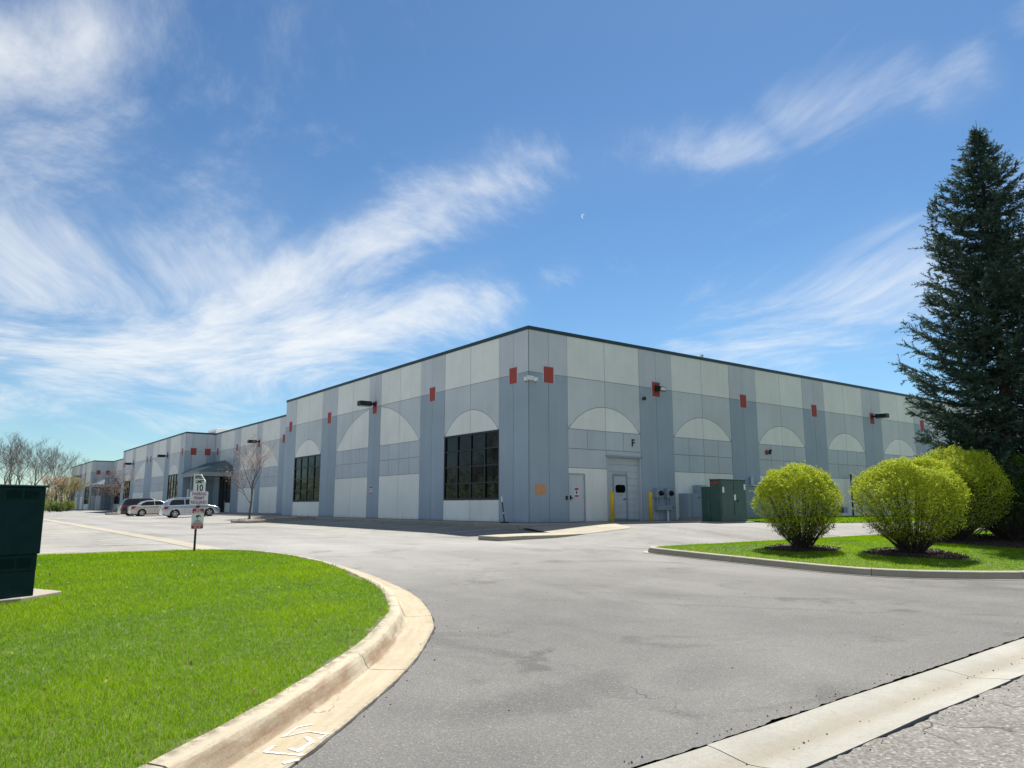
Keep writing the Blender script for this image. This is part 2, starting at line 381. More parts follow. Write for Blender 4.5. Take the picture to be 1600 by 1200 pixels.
def concrete(name, base, rust=False):
    m, t, b, k = newmat(name)
    geo = k.n('ShaderNodeNewGeometry').outputs['Position']
    oi = k.n('ShaderNodeObjectInfo').outputs['Random']
    f = k.mul(k.mul(k.lin(k.noise(geo, 1.2, 5, 0.62, 0.5), 0.3, 0.7, 0.88, 1.10), k.lin(k.noise(geo, 30, 4, 0.7), 0.3, 0.7, 0.92, 1.08)), k.mul(k.lin(k.noise(geo, 160, 3, 0.6), 0.3, 0.7, 0.90, 1.10), k.lin(oi, 0, 1, 0.95, 1.05)))
    vm = k.n('ShaderNodeVectorMath', operation='SCALE'); k.put(vm.inputs[0], base); k.put(vm.inputs['Scale'], f)
    col = vm.outputs[0]
    if rust:
        at = k.n('ShaderNodeAttribute', attribute_name='across'); d = at.outputs['Fac']      # distance from the road edge, metres
        al = k.n('ShaderNodeAttribute', attribute_name='along').outputs['Fac']
        wob = k.mul(k.sub(k.noise(k.comb(k.mul(al, 3.0), k.mul(d, 14.0), 0.0), 1.0, 6, 0.7), 0.5), 0.18)
        dd = k.m('ABSOLUTE', k.sub(k.add(d, wob), 0.372))
        ru = k.mul(k.step(dd, 0.085, 0.0, 0.0, 1.0), k.step(k.noise(k.comb(k.mul(al, 0.9), k.mul(d, 6.0), 4.0), 1.0, 5, 0.65), 0.40, 0.62, 0.0, 0.75))
        col = k.mix(ru, col, (0.185, 0.105, 0.055, 1))
        gut = k.mul(k.step(d, 0.375, 0.28, 0.0, 1.0), k.step(k.noise(k.comb(k.mul(al, 1.2), k.mul(d, 9.0), 9.0), 1.0, 5, 0.65), 0.35, 0.7, 0.15, 0.55))
        col = k.mix(gut, col, (0.29, 0.225, 0.13, 1))
        dk = k.step(k.noise(geo, 5.0, 6, 0.72), 0.56, 0.72, 0.0, 0.38)
        col = k.mix(dk, col, (0.15, 0.125, 0.09, 1))
        top = k.mul(k.step(d, .55, .46, 1.0, 0.0), k.step(k.noise(geo, 9.0, 5, .7), .35, .62, 0.0, .75)); col = k.mix(top, col, (0.13, 0.105, 0.07, 1))
        edge = k.mul(k.step(d, .05, 0.0, 0.0, 1.0), k.step(k.noise(geo, 12.0, 5, .7), .35, .65, 0.1, .75)); col = k.mix(edge, col, (0.17, 0.155, 0.13, 1))
        pore = k.step(k.noise(geo, 85, 3, .6), .64, .72, 0.0, .5); col = k.mix(pore, col, (0.11, 0.09, 0.065, 1))
        cv = k.n('ShaderNodeTexVoronoi', feature='DISTANCE_TO_EDGE'); k.put(cv.inputs['Vector'], k.comb(k.add(al, k.mul(k.noise(geo, 6, 4, .7), .5)), k.mul(d, 1.0), 0.0)); cv.inputs['Scale'].default_value = .9
        ck = k.mul(k.step(cv.outputs['Distance'], .006, .001, 0.0, .8), k.step(k.noise(geo, 1.1, 2), .52, .6)); col = k.mix(ck, col, (0.06, 0.05, 0.04, 1))
    if 'street_gutter' in name:
        gs_ = k.sep(geo); gy = k.sub(gs_[1], k.mul(k.sub(gs_[0], 6.6), .05)); fl = k.step(k.m('ABSOLUTE', k.sub(k.add(gy, k.mul(k.sub(k.noise(geo, 2.2, 5, 0.65), 0.5), 0.16)), 3.30)), 0.20, 0.0, 0.0, 0.42)
        col = k.mix(fl, col, (0.20, 0.165, 0.11, 1))
        sp_ = k.step(k.noise(geo, 9.0, 6, 0.78), 0.54, 0.70, 0.0, 0.45); col = k.mix(sp_, col, (0.18, 0.17, 0.145, 1))
        pt_ = k.step(k.noise(geo, 70, 3, 0.65), 0.62, 0.70, 0.0, 0.6); col = k.mix(pt_, col, (0.13, 0.125, 0.11, 1))
    t.links.new(col, b.inputs['Base Color']); b.inputs['Roughness'].default_value = 0.88; b.inputs['Specular IOR Level'].default_value = 0.25
    bp = k.n('ShaderNodeBump'); bp.inputs['Strength'].default_value = 0.5; bp.inputs['Distance'].default_value = 0.006
    k.put(bp.inputs['Height'], k.add(k.noise(geo, 60, 5, 0.7), k.noise(geo, 220, 2))); t.links.new(bp.outputs[0], b.inputs['Normal'])
    return m
M['kerb'] = concrete('kerb_concrete_stained', (0.37, 0.328, 0.245), True)
M['concrete'] = concrete('weathered_concrete', (0.315, 0.285, 0.225))
M['walk'] = concrete('walk_concrete', (0.34, 0.32, 0.28))
M['gutter'] = concrete('street_gutter_concrete', (0.285, 0.275, 0.24))
M['stripe'] = plain('worn_yellow_line_paint', (0.52, 0.47, 0.27), 0.8, var=0.3, scale=3.0)
def wornpaint(name, col, under):
    m, t, b, k = newmat(name); geo = k.n('ShaderNodeNewGeometry').outputs['Position']
    f = k.step(k.add(k.noise(geo, 26, 5, 0.7), k.mul(k.noise(geo, 120, 3, 0.7), .35)), 0.58, 0.80, 0.95, 0.2)
    t.links.new(k.mix(f, rgb(under), rgb(col)), b.inputs['Base Color']); b.inputs['Roughness'].default_value = 0.9; return m
M['spray'] = wornpaint('white_spray_paint', (0.62, 0.62, 0.58), (0.36, 0.31, 0.215))
M['field'] = plain('field_grass', (0.055, 0.10, 0.02), 0.95, var=0.35, scale=0.15)
M['soil'] = plain('lawn_soil', (0.075, 0.095, 0.022), 0.95, var=0.5, scale=5.0)
M['mulch'] = plain('brown_bark_mulch', (0.055, 0.034, 0.024), 0.95, var=0.5, scale=22, bump=1.0, bscale=45)
M['rock'] = plain('pale_bed_stones', (0.36, 0.33, 0.30), 0.9, var=0.3, scale=9)
M['earth'] = plain('dark_crack_earth', (0.02, 0.018, 0.016), 0.95)

def leafmat(name, c1, c2, trans=0.5, rough=0.5, attr='tint', spec=0.3):
    m, t, b, k = newmat(name)
    at = k.n('ShaderNodeAttribute', attribute_name=attr).outputs['Fac']
    col = k.mix(at, rgb(c1), rgb(c2))
    t.links.new(col, b.inputs['Base Color']); b.inputs['Roughness'].default_value = rough; b.inputs['Specular IOR Level'].default_value = spec
    tr = k.n('ShaderNodeBsdfTranslucent'); t.links.new(col, tr.inputs['Color'])
    mx = k.n('ShaderNodeMixShader'); mx.inputs[0].default_value = trans
    t.links.new(b.outputs[0], mx.inputs[1]); t.links.new(tr.outputs[0], mx.inputs[2])
    t.links.new(mx.outputs[0], t.nodes['Material Output'].inputs[0])
    return m
M['grass'] = leafmat('lawn_grass_blades', (0.092, 0.25, 0.004), (0.345, 0.485, 0.012), 0.5, 0.8, 'tint', 0.05)
M['bushleaf'] = leafmat('golden_green_leaves', (0.19, 0.27, 0.012), (0.60, 0.65, 0.055), 0.25, 0.7, 'tint', 0.1)
M['needle'] = leafmat('spruce_needles', (0.026, 0.058, 0.042), (0.115, 0.165, 0.115), 0.25, 0.8, 'tint', 0.1)
M['blossom'] = leafmat('pink_blossom', (0.40, 0.20, 0.13), (0.62, 0.42, 0.33), 0.4, 0.6)
M['budleaf'] = leafmat('spring_buds', (0.24, 0.20, 0.07), (0.33, 0.30, 0.12), 0.4, 0.6)
M['shrubleaf'] = leafmat('far_shrub_leaves', (0.10, 0.15, 0.02), (0.26, 0.32, 0.05), 0.4, 0.6)
M['darkbush'] = leafmat('green_and_shaded_shrub_leaves', (0.05, 0.11, 0.015), (0.14, 0.22, 0.03), 0.4, 0.5)  # hedge and undergrowth green; also the painted shade of one golden shrub
M['bark'] = plain('grey_brown_bark', (0.12, 0.10, 0.085), 0.9, var=0.3, scale=8)
M['palebark'] = plain('pale_twig_bark', (0.12, 0.105, 0.09), 0.9, var=0.3, scale=3)
M['darkbark'] = plain('dark_shrub_bark', (0.06, 0.045, 0.035), 0.9, var=0.3, scale=12)

# ------------------------------------------------------------------ terrain
def sm(a, b, x): 
    t = np.clip((np.asarray(x, float) - a) / (b - a), 0, 1); return t * t * (3 - 2 * t)
def h(u, v):
    """height of the paving"""
    v = np.asarray(v, float); u = np.asarray(u, float)
    z = np.interp(v, [-40, 3.3, 18, 26, 60, 400], [0, 0, .444, .50, .60, .62])
    z = z + 0.32 * sm(17.0, 23.5, u) * sm(15, 21, v) * (1 - sm(120, 170, v) * 0.2)
    z = z + 0.17 * sm(14.0, 18.9, u) * (1 - sm(17.0, 23.5, u)) * sm(23, 26, v)
    return z
def hz(u, v): return float(h(u, v))
U0, V0, ZB = 20.39, 25.96, 0.85

def grid_sheet(name, us, vs, zoff, m, warp=None, kind='structure'):
    UU, VV = np.meshgrid(us, vs)
    if warp: UU, VV = warp(UU, VV)
    ZZ = h(UU, VV) + zoff
    n, mm = UU.shape
    idx = np.arange(n * mm).reshape(n, mm)
    q = np.stack([idx[:-1, :-1], idx[:-1, 1:], idx[1:, 1:], idx[1:, :-1]], -1).reshape(-1, 4)
    o = fast_mesh(name, np.stack([UU, VV, ZZ], -1).reshape(-1, 3), q, m, smooth=True); o['kind'] = kind
    return o
gx = np.concatenate([[-1500, -700, -300, -160], np.arange(-100, 101, 5), [160, 300, 700, 1500]])
gy = np.concatenate([[-900, -400, -160, -60, -20], np.arange(-5, 60, 2.5), np.arange(60, 200, 10), [260, 500, 1000, 2500]])
grid_sheet('ground', gx, gy, -0.07, M['field'])
ju = np.arange(1.0, 15, 0.055)
lot_u = np.concatenate([np.arange(-70, 1, 2.0), ju, np.arange(15.5, 26, .5), np.arange(26, 90, 2.0)])
lot_v = np.concatenate([[3.62, 3.72, 3.9, 4.2], np.arange(4.6, 30, 0.6), np.arange(30, 182, 4)])
def gvs(u):
    """the gutter runs a little askew across the mouth of the drive"""
    u = np.asarray(u, float); return .05 * (u - 6.6) * sm(.6, 3.2, u) * (1 - sm(13.5, 24, u))
def lot_warp(UU, VV):
    r = np.random.default_rng(3)
    n = UU.shape[1]
    j = np.cumsum(r.normal(0, 0.006, n)); j = j - np.convolve(j, np.ones(17) / 17, 'same'); j = np.clip(j + r.normal(0, 0.007, n), -0.016, 0.028)
    VV = VV.copy(); g_ = gvs(UU[0])
    for r_, w_ in enumerate((1, 1, 1, 1, .75, .45, .15)): VV[r_] += g_ * w_
    VV[0] += j; VV[1] += j * 0.5
    return UU, VV

grid_sheet('parking_lot', lot_u, lot_v, 0.0, M['asphalt'], lot_warp)
su = np.concatenate([np.arange(-120, 1, 4.0), np.arange(1, 14, 0.07), np.arange(14, 140, 4.0)])
def st_warp(UU, VV):
    r = np.random.default_rng(5); n = UU.shape[1]
    j = np.cumsum(r.normal(0, 0.008, n)); j = j - np.convolve(j, np.ones(21) / 21, 'same'); j = np.clip(j + r.normal(0, 0.008, n), -0.05, 0.014)
    VV = VV.copy(); g_ = gvs(UU[0])
    for r_, w_ in ((-1, 1), (-2, 1), (-3, .8), (-4, .3)): VV[r_] += g_ * w_
    VV[-1] += j; VV[-2] += j * .5
    return UU, VV
o = grid_sheet('street', su, np.array([-9, -6, -3, 0, 1.5, 2.3, 2.75, 2.93]), 0.0, M['street'], st_warp)

o = MB().box((-110, 2.2, -0.066), (120, 4.5, -0.058)).build('joint_soil', M['earth']); o['kind'] = 'structure'
# flush concrete gutter between the street and the drive, slab by slab
gut = thing('street_gutter', (0, 0, 0), kind='structure')
edges = [-40.0, -30, -22, -16, -11.0, -6.5, -2.6, 1.15, 4.25, 8.05, 11.6, 15.2, 19, 24, 30, 38, 50, 70]
prof = [(2.945, 0.004), (3.05, -0.004), (3.20, -0.026), (3.27, -0.032), (3.34, -0.024), (3.50, -0.001), (3.60, 0.006)]
for e0, e1 in zip(edges[:-1], edges[1:]):
    n = max(2, int((e1 - e0) / 0.5)); uu = np.linspace(e0 + 0.006, e1 - 0.006, n)
    rj = np.random.default_rng(int(e0 * 10) + 999)
    vs = []; 
    for u in uu:
        for pi_, (v, z) in enumerate(prof):
            vs.append((u, v + float(gvs(u)) + (rj.normal(0, 0.008) if pi_ in (0, 6) else 0), z))
        vs.append((u, 3.60 + float(gvs(u)), -0.12)); vs.append((u, 2.945 + float(gvs(u)), -0.12))
    kk = len(prof) + 2; fs = []
    for i in range(n - 1):
        for j in range(kk):
            fs.append((i * kk + j, i * kk + (j + 1) % kk, (i + 1) * kk + (j + 1) % kk, (i + 1) * kk + j))
    fs += [tuple(range(kk)), tuple(range((n - 1) * kk, n * kk))]
    mesh_obj('gutter_slab', vs, fs, M['gutter'], gut)

# ------------------------------------------------------------------ kerbs
def catmull(P, step=0.15):
    P = [Vector(p) for p in P]; P = [P[0] * 2 - P[1]] + P + [P[-1] * 2 - P[-2]]
    out = []
    for i in range(1, len(P) - 2):
        n = max(2, int((P[i + 1] - P[i]).length / step))
        for j in range(n):
            t = j / n; a, b_, c, d = P[i - 1], P[i], P[i + 1], P[i + 2]
            out.append(0.5 * ((2 * b_) + (c - a) * t + (2 * a - 5 * b_ + 4 * c - d) * t * t + (3 * b_ - a - 3 * c + d) * t ** 3))
    out.append(P[-2]); return out
KPROF = [(0.0, -0.05), (0.0, 0.014), (0.02, 0.017), (0.18, 0.010), (0.315, 0.006), (0.345, 0.012), (0.370, 0.045), (0.400, 0.110), (0.420, 0.138), (0.445, 0.150), (0.565, 0.155), (0.580, 0.14), (0.580, -0.05)]
CPROF = [(0.0, -0.05), (0.0, 0.013), (0.10, 0.008), (0.13, 0.012), (0.15, 0.10), (0.165, 0.135), (0.19, 0.150), (0.31, 0.153), (0.325, 0.14), (0.325, -0.05)]
def offset(line, d):
    out = []
    for i, p in enumerate(line):
        t = (line[min(i + 1, len(line) - 1)] - line[max(i - 1, 0)]); t = t.normalized()
        out.append(p + Vector((-t.y, t.x)) * d)
    return out
def kerb(name, line, joints, profile, m=None):
    """line: road edge (2-D), lawn on its left; joints: lengths along the line where the slabs meet"""
    root = thing(name, (0, 0, 0), kind='structure'); m = m or M['kerb']
    L = [0.0]
    for a, b_ in zip(line[:-1], line[1:]): L.append(L[-1] + (b_ - a).length)
    js = [0.0] + joints + [L[-1]]
    La = np.array(L); X = np.array([p.x for p in line]); Y = np.array([p.y for p in line])
    tang = np.gradient(np.stack([X, Y], 1), axis=0); tang /= np.linalg.norm(tang, axis=1)[:, None]
    for j0, j1 in zip(js[:-1], js[1:]):
        g0 = .017 if 23 < j0 < 24 else .006; ll = np.linspace(j0 + g0, j1 - .006, max(2, int((j1 - j0) / 0.16)))
        px, py = np.interp(ll, La, X), np.interp(ll, La, Y); tx, ty = np.interp(ll, La, tang[:, 0]), np.interp(ll, La, tang[:, 1])
        dz = random.uniform(-0.004, 0.006); kk = len(profile); n = len(ll)
        vs = []; ac = []; al = []
        for i in range(n):
            for (d, z) in profile:
                w = (0.004 * math.sin(ll[i] * 9.1 + d * 30) + random.uniform(-.002, .002)) if d > 0 else random.uniform(-.006, .006)
                x, y = px[i] - ty[i] * (d + w), py[i] + tx[i] * (d + w)
                vs.append((x, y, hz(x, y) + z + (dz if z > 0.05 else 0))); ac.append(d); al.append(ll[i])
        fs = [(i * kk + j, i * kk + j + 1, (i + 1) * kk + j + 1, (i + 1) * kk + j) for i in range(n - 1) for j in range(kk - 1)]
        fs += [tuple(range(kk)), tuple(range((n - 1) * kk, n * kk))]
        o = mesh_obj('kerb_slab', vs, fs, m, root, smooth=False)
        for nm, arr in (('across', ac), ('along', al)):
            at = o.data.attributes.new(nm, 'FLOAT', 'POINT'); at.data.foreach_set('value', arr)
    return root
lk = [(-22, 3.62), (-8, 3.62), (-3, 3.62), (-0.8, 3.63), (0.35, 3.70), (0.95, 3.95), (1.36, 4.26), (1.80, 4.63), (2.48, 5.26), (3.52, 6.33), (4.38, 7.40), (5.08, 8.46), (5.88, 10.29), (6.38, 12.4), (6.66, 14.6), (6.55, 16.6), (6.0, 18.1), (4.6, 18.85), (2.5, 18.95), (-6, 18.95), (-22, 18.95)]
lawn_line = catmull(lk)
def length_at(line, p):
    L = 0; best = (9e9, 0)
    for a, b_ in zip(line[:-1], line[1:]):
        d = (a - Vector(p)).length
        if d < best[0]: best = (d, L)
        L += (b_ - a).length
    return best[1]
jl = [length_at(lawn_line, p) for p in [(-14, 3.62), (-8, 3.62), (-4, 3.62), (-1.2, 3.63), (1.36, 4.26), (3.55, 6.25), (5.23, 8.66), (6.3, 11.6), (6.66, 14.6), (5.6, 18.5), (2.5, 18.95), (-0.5, 18.95), (-4, 18.95), (-10, 18.95)]]
kerb('lawn_kerb', lawn_line, jl, KPROF)
ec = MB(); rj = random.Random(3); vs = []
cl_ = offset(lawn_line, -0.004); n = len(cl_)
for i, p in enumerate(cl_):
    t_ = (cl_[min(i + 1, n - 1)] - cl_[max(i - 1, 0)]).normalized(); nn = Vector((t_.y, -t_.x)); w = max(.002, rj.gauss(.010, .008))
    vs += [(p.x, p.y, hz(p.x, p.y) + .0035), (p.x + nn.x * w, p.y + nn.y * w, hz(p.x, p.y) + .0035)]
ec.add(vs, [(2 * i, 2 * i + 1, 2 * i + 3, 2 * i + 2) for i in range(n - 1)]); o = ec.build('kerb_edge_crack', M['earth']); o['kind'] = 'structure'
ik = [(70, 15.6), (40, 15.4), (26, 15.0), (19.0, 14.75), (16.2, 14.75), (15.35, 14.5), (15.15, 13.8), (15.12, 11.5), (15.2, 9.0), (15.75, 7.7), (17.0, 6.7), (18.6, 5.9), (21, 4.9), (24, 4.2), (28, 3.75), (34, 3.64), (70, 3.64)]
isl_line = catmull(ik)
ji = [length_at(isl_line, p) for p in [(55, 15.5), (40, 15.4), (33, 15.2), (26, 15.0), (22.5, 14.9), (19, 14.75), (15.5, 14.6), (15.12, 11.5), (15.5, 8.2), (18.0, 6.2), (21, 4.9), (26, 3.95), (34, 3.64), (50, 3.64)]]
kerb('island_kerb', isl_line, ji, CPROF, M['concrete'])

# lawns: soil sheets inside the kerbs, domed a little
def lawn_sheet(name, border, centre, mound, rings=16):
    B = np.array([[p.x, p.y] for p in border]); c = np.array(centre); n = len(B)
    V = []; 
    for r in range(rings):
        t = r / rings; P = B * (1 - t) + c * t
        z = h(P[:, 0], P[:, 1]) + 0.135 + mound * (1 - (1 - t) ** 2)
        V.append(np.column_stack([P, z]))
    V.append(np.array([[c[0], c[1], hz(*c) + 0.135 + mound]])); V = np.concatenate(V)
    F = []
    for r in range(rings - 1):
        for i in range(n):
            F.append((r * n + i, r * n + (i + 1) % n, (r + 1) * n + (i + 1) % n, (r + 1) * n + i))
    for i in range(n): F.append(((rings - 1) * n + i, (rings - 1) * n + (i + 1) % n, rings * n))
    o = mesh_obj(name, [tuple(p) for p in V], F, M['soil'], smooth=True); o['kind'] = 'structure'
    return B, c, mound
def thin(line, step):
    out = [line[0]]
    for p in line[1:]:
        if (p - out[-1]).length >= step: out.append(p)
    return out
lawnB = thin(offset(lawn_line, 0.568), 0.3)
LAWN = lawn_sheet('lawn', lawnB, (-7.0, 11.0), 0.16)
islB = thin(offset(isl_line, 0.315), 0.4)
ISL = lawn_sheet('island_lawn', islB, (24.0, 9.6), 0.24)
def lawn_coords(S, P):
    """for points P (n,2): (inside, z) on the lawn sheet"""
    B, c, mound = S
    d = P - c; ang = np.arctan2(d[:, 1], d[:, 0]); rad = np.hypot(d[:, 0], d[:, 1])
    bd = B - c; ba = np.arctan2(bd[:, 1], bd[:, 0]); br = np.hypot(bd[:, 0], bd[:, 1]); o = np.argsort(ba)
    rb = np.interp(ang, np.concatenate([ba[o] - 2 * np.pi, ba[o], ba[o] + 2 * np.pi]), np.tile(br[o], 3))
    t = 1 - rad / rb
    t = np.maximum(t, 0); z = h(P[:, 0], P[:, 1]) + 0.135 + mound * (1 - (1 - t) ** 2) + .022 * (rb < rad)
    return rb > rad, z, (rb - rad)
def lawn_z(S, u, v): return float(lawn_coords(S, np.array([[u, v]]))[1][0])

# grass blades
def blades(P, z, hgt, wid, tint, lean=0.5):
    n = len(P); a = rng.uniform(0, 2 * np.pi, n); la = rng.uniform(0, 2 * np.pi, n); ln = np.abs(rng.normal(0, lean, n)) * hgt
    cx, sx = np.cos(a) * wid / 2, np.sin(a) * wid / 2; lx, ly = np.cos(la) * ln, np.sin(la) * ln
    b = np.column_stack([P, z - 0.006])
    v0 = b + np.column_stack([cx, sx, np.zeros(n)]); v1 = b - np.column_stack([cx, sx, np.zeros(n)])
    mid = b + np.column_stack([lx * .3, ly * .3, hgt * .58])
    v2 = mid - np.column_stack([cx * .7, sx * .7, np.zeros(n)]); v3 = mid + np.column_stack([cx * .7, sx * .7, np.zeros(n)])
    v4 = b + np.column_stack([lx, ly, hgt])
    V = np.stack([v0, v1, v2, v3, v4], 1).reshape(-1, 3); i = np.arange(n)[:, None] * 5
    T = np.concatenate([i + [0, 1, 2], i + [0, 2, 3], i + [3, 2, 4]], 1).reshape(-1, 3)
    return V, T, np.repeat(tint, 5)
def blades_far(P, z, hgt, wid, tint, lean=0.5):
    n = len(P); a = rng.uniform(0, 2 * np.pi, n); la = rng.uniform(0, 2 * np.pi, n); ln = np.abs(rng.normal(0, lean, n)) * hgt
    b = np.column_stack([P, z - 0.006]); o_ = np.column_stack([np.cos(a) * wid / 2, np.sin(a) * wid / 2, np.zeros(n)])
    V = np.stack([b - o_, b + o_, b + np.column_stack([np.cos(la) * ln, np.sin(la) * ln, hgt])], 1).reshape(-1, 3)
    return V, np.arange(3 * n).reshape(-1, 3), np.repeat(tint, 3)
def patch_noise(P, s, seed):
    r = np.random.default_rng(seed); out = np.zeros(len(P))
    for i in range(7):
        a = r.uniform(0, 2 * np.pi); f = s * r.uniform(.5, 1.8); out += np.sin((P[:, 0] * np.cos(a) + P[:, 1] * np.sin(a)) * f + r.uniform(0, 6))
    return out / 7
def in_view(P, margin=0.06):
    fx = P[:, 0] * math.cos(R(YAW)) + P[:, 1] * math.sin(R(YAW)); fy = -P[:, 0] * math.sin(R(YAW)) + P[:, 1] * math.cos(R(YAW))
    return (fy > 2.5) & (np.abs(fx) < fy * (0.70 + margin) + 1.2), fy
def grow(S, name, lo, hi, count, label, dens0, soil_gap=0.0, excl=None):
    P = np.column_stack([rng.uniform(lo[0], hi[0], count), rng.uniform(lo[1], hi[1], count)])
    iv, dep = in_view(P); P, dep = P[iv], dep[iv]
    keep = rng.random(len(P)) < np.clip((dens0 / dep) ** 1.5, 0.02, 1); P, dep = P[keep], dep[keep]
    ins, z, edge = lawn_coords(S, P)
    # ragged edge, worn soil along the kerb
    ins = edge > (-0.035 + soil_gap * np.clip(.35 + 1.6 * patch_noise(P, 5.0, 2), 0, 2) + rng.random(len(P)) * .05)
    if excl is not None: ins &= ~excl(P)
    P, z, dep = P[ins], z[ins], dep[ins]
    n = len(P)
    pn = patch_noise(P, 1.3, 4); p2 = patch_noise(P, 4.0, 9)
    tint = np.clip(0.42 + 0.28 * pn + 0.22 * p2 + rng.normal(0, 0.20, n), 0, 1)
    hg = (0.042 + 0.010 * pn + 0.010 * p2) * rng.uniform(0.55, 1.25, n)
    wd = 0.0032 * np.clip(dep / 5.5, 1, 5.5) * rng.uniform(.7, 1.3, n)
    nr = dep < 6.5
    V, T, tt = blades(P[nr], z[nr], hg[nr], wd[nr], tint[nr], .85); V2, T2, t2 = blades_far(P[~nr], z[~nr], hg[~nr], wd[~nr] * 1.25, tint[~nr], .8)
    V, T, tt = np.concatenate([V, V2]), np.concatenate([T, T2 + len(V)]), np.concatenate([tt, t2])
    o = fast_mesh(name, V, T, M['grass'], attrs={'tint': tt}); tag(o, label, 'grass', kind='stuff'); return n

PAD = [(-1.3, 10.1), (.80, 10.82), (1.28, 11.38), (.60, 12.9), (-1.9, 12.0)]
def inside_poly(P, poly):
    k = np.ones(len(P), bool)
    for (a, b_) in zip(poly, poly[1:] + poly[:1]): k &= ((b_[0] - a[0]) * (P[:, 1] - a[1]) - (b_[1] - a[1]) * (P[:, 0] - a[0])) > 0
    return k
na = grow(LAWN, 'lawn_grass', (-9, 3.4), (6.4, 19), 2600000, 'bright green mown grass inside the curved kerb', 5.4, 0.10,
          lambda P: inside_poly(P, PAD))
gs = MB(); rg = random.Random(17)
def pebble(u, v, z, r_):
    a = rg.uniform(0, 6.28); k_ = [r_ * rg.uniform(.7, 1.2) for _ in range(4)]
    gs.add([(u + k_[i] * math.cos(a + i * 1.57), v + k_[i] * math.sin(a + i * 1.57), z - .002) for i in range(4)] + [(u + r_ * .2, v, z + r_ * rg.uniform(.6, 1.0))], [(0, 1, 4), (1, 2, 4), (2, 3, 4), (3, 0, 4), (3, 2, 1, 0)])
for i in range(260):
    p = rg.choice(lawn_line); o_ = abs(rg.gauss(0, .14)) + .01; 
    if 4.3 < p.y < 16 and p.x > 0: pebble(p.x + o_ * .7 + rg.uniform(-.05, .05), p.y - o_ * .6, hz(p.x + o_ * .7, p.y - o_ * .6) + .002, rg.uniform(.003, .010))
for i in range(240):
    u = rg.uniform(2, 12); v = rg.choice([3.66 + abs(rg.gauss(0, .06)), 2.9 - abs(rg.gauss(0, .10)), 3.28 + rg.gauss(0, .05)]); pebble(u, v + float(gvs(u)), (hz(u, v) if v > 3.6 else (-.030 if v > 2.95 else 0)) + .002, rg.uniform(.003, .011))
for i in range(70): u, v = rg.uniform(2, 13), rg.uniform(4.2, 14); pebble(u, v, hz(u, v) + .002, rg.uniform(.004, .012))
tag(gs.build('loose_gravel', M['earth']), 'dark loose bits of gravel on the drive and gutters', 'gravel', kind='stuff')
# ------------------------------------------------------------------ grey and cream warehouse
bld = thing('warehouse', (U0, V0, ZB), 'long grey and cream tilt-up concrete warehouse with arches and red tiles', 'building')
GAP = 0.028; PD = 0.022
ZT, ZL, ZA, ZG, ZH, ZW = 9.565, 7.58, 5.135, 4.225, 3.335, 1.87      # coping, reveal line, springing, grid middle, grid foot, sill
def frame_left(off=0.0, s_sign=1):   # wall whose outside faces -X; s runs along +Y from the corner
    return lambda s, z, d: (U0 + off - d, V0 + s, z)
def frame_right():                   # wall whose outside faces -Y
    return lambda s, z, d: (U0 + s, V0 - d, z)
def frame_side(s0):
    return lambda s, z, d: (U0 + s, V0 + s0 - d, z)
def inset(poly, g=GAP / 2):
    n = len(poly); P = [Vector(p) for p in poly]; A = sum(P[i].x * P[(i + 1) % n].y - P[(i + 1) % n].x * P[i].y for i in range(n))
    if A < 0: P = P[::-1]
    out = []
    for i in range(n):
        a, b_, c = P[i - 1], P[i], P[(i + 1) % n]
        n1 = (b_ - a).normalized(); n1 = Vector((-n1.y, n1.x)); n2 = (c - b_).normalized(); n2 = Vector((-n2.y, n2.x))
        nn = (n1 + n2); k_ = nn.length_squared
        nn = nn / max(k_ / 2, 0.35)
        out.append(b_ + nn * g)
    return [(p.x, p.y) for p in out]
def panel(name, poly, fr, mat, pd=PD, g=GAP / 2):
    MB().prism(inset(poly, g), fr, -0.015, pd).build(name, M[mat], bld)
def rect(s0, z0, s1, z1): return [(s0, z0), (s1, z0), (s1, z1), (s0, z1)]
def arc_pts(c, half, z0, rise, sa, sb, n=14):
    Rr = (half * half + rise * rise) / (2 * rise); zc = z0 + rise - Rr
    return [(s, max(z0, zc + math.sqrt(max(0, Rr * Rr - (s - c) ** 2)))) for s in np.linspace(sa, sb, n)]
BACK = MB()
def back(fr, s0, z0, s1, z1): BACK.prism(rect(s0, z0, s1, z1), fr, -0.24, 0.0)
def red_tile(fr, c, w=0.57, zc=7.54, hh=0.74):
    MB().prism(rect(c - w / 2, zc - hh / 2, c + w / 2, zc + hh / 2), fr, 0.0, 0.040).build('red_tile', M['red'], bld)
    m = MB()
    for r_ in (rect(c - w / 2 - .06, zc + hh / 2, c + w / 2 + .06, zc + hh / 2 + .07), rect(c - w / 2 - .06, zc - hh / 2, c - w / 2, zc + hh / 2), rect(c + w / 2, zc - hh / 2, c + w / 2 + .06, zc + hh / 2)):
        m.prism(r_, fr, 0.0, 0.033)
    m.build('tile_surround', M['grid'], bld)
def pilaster(fr, s0, s1, red=True, groove=True, reds=None):
    mid = (s0 + s1) / 2; back(fr, s0, ZB - .3, s1, 9.53)
    cols = [(s0, mid), (mid, s1)] if groove else [(s0, s1)]
    for a, b_ in cols:
        panel('pilaster_panel', rect(a, ZB, b_, ZL), fr, 'pil_lo', PD + .006, 0.010)
        panel('pilaster_panel', rect(a, ZL, b_, ZT), fr, 'pil_up', PD + .006, 0.010)
    if red:
        for c in (reds or [mid]): red_tile(fr, c)
def upper(fr, s0, s1):
    mid = (s0 + s1) / 2
    for a, b_ in ((s0, mid), (mid, s1)): panel('upper_panel', rect(a, ZL, b_, ZT), fr, 'cream')
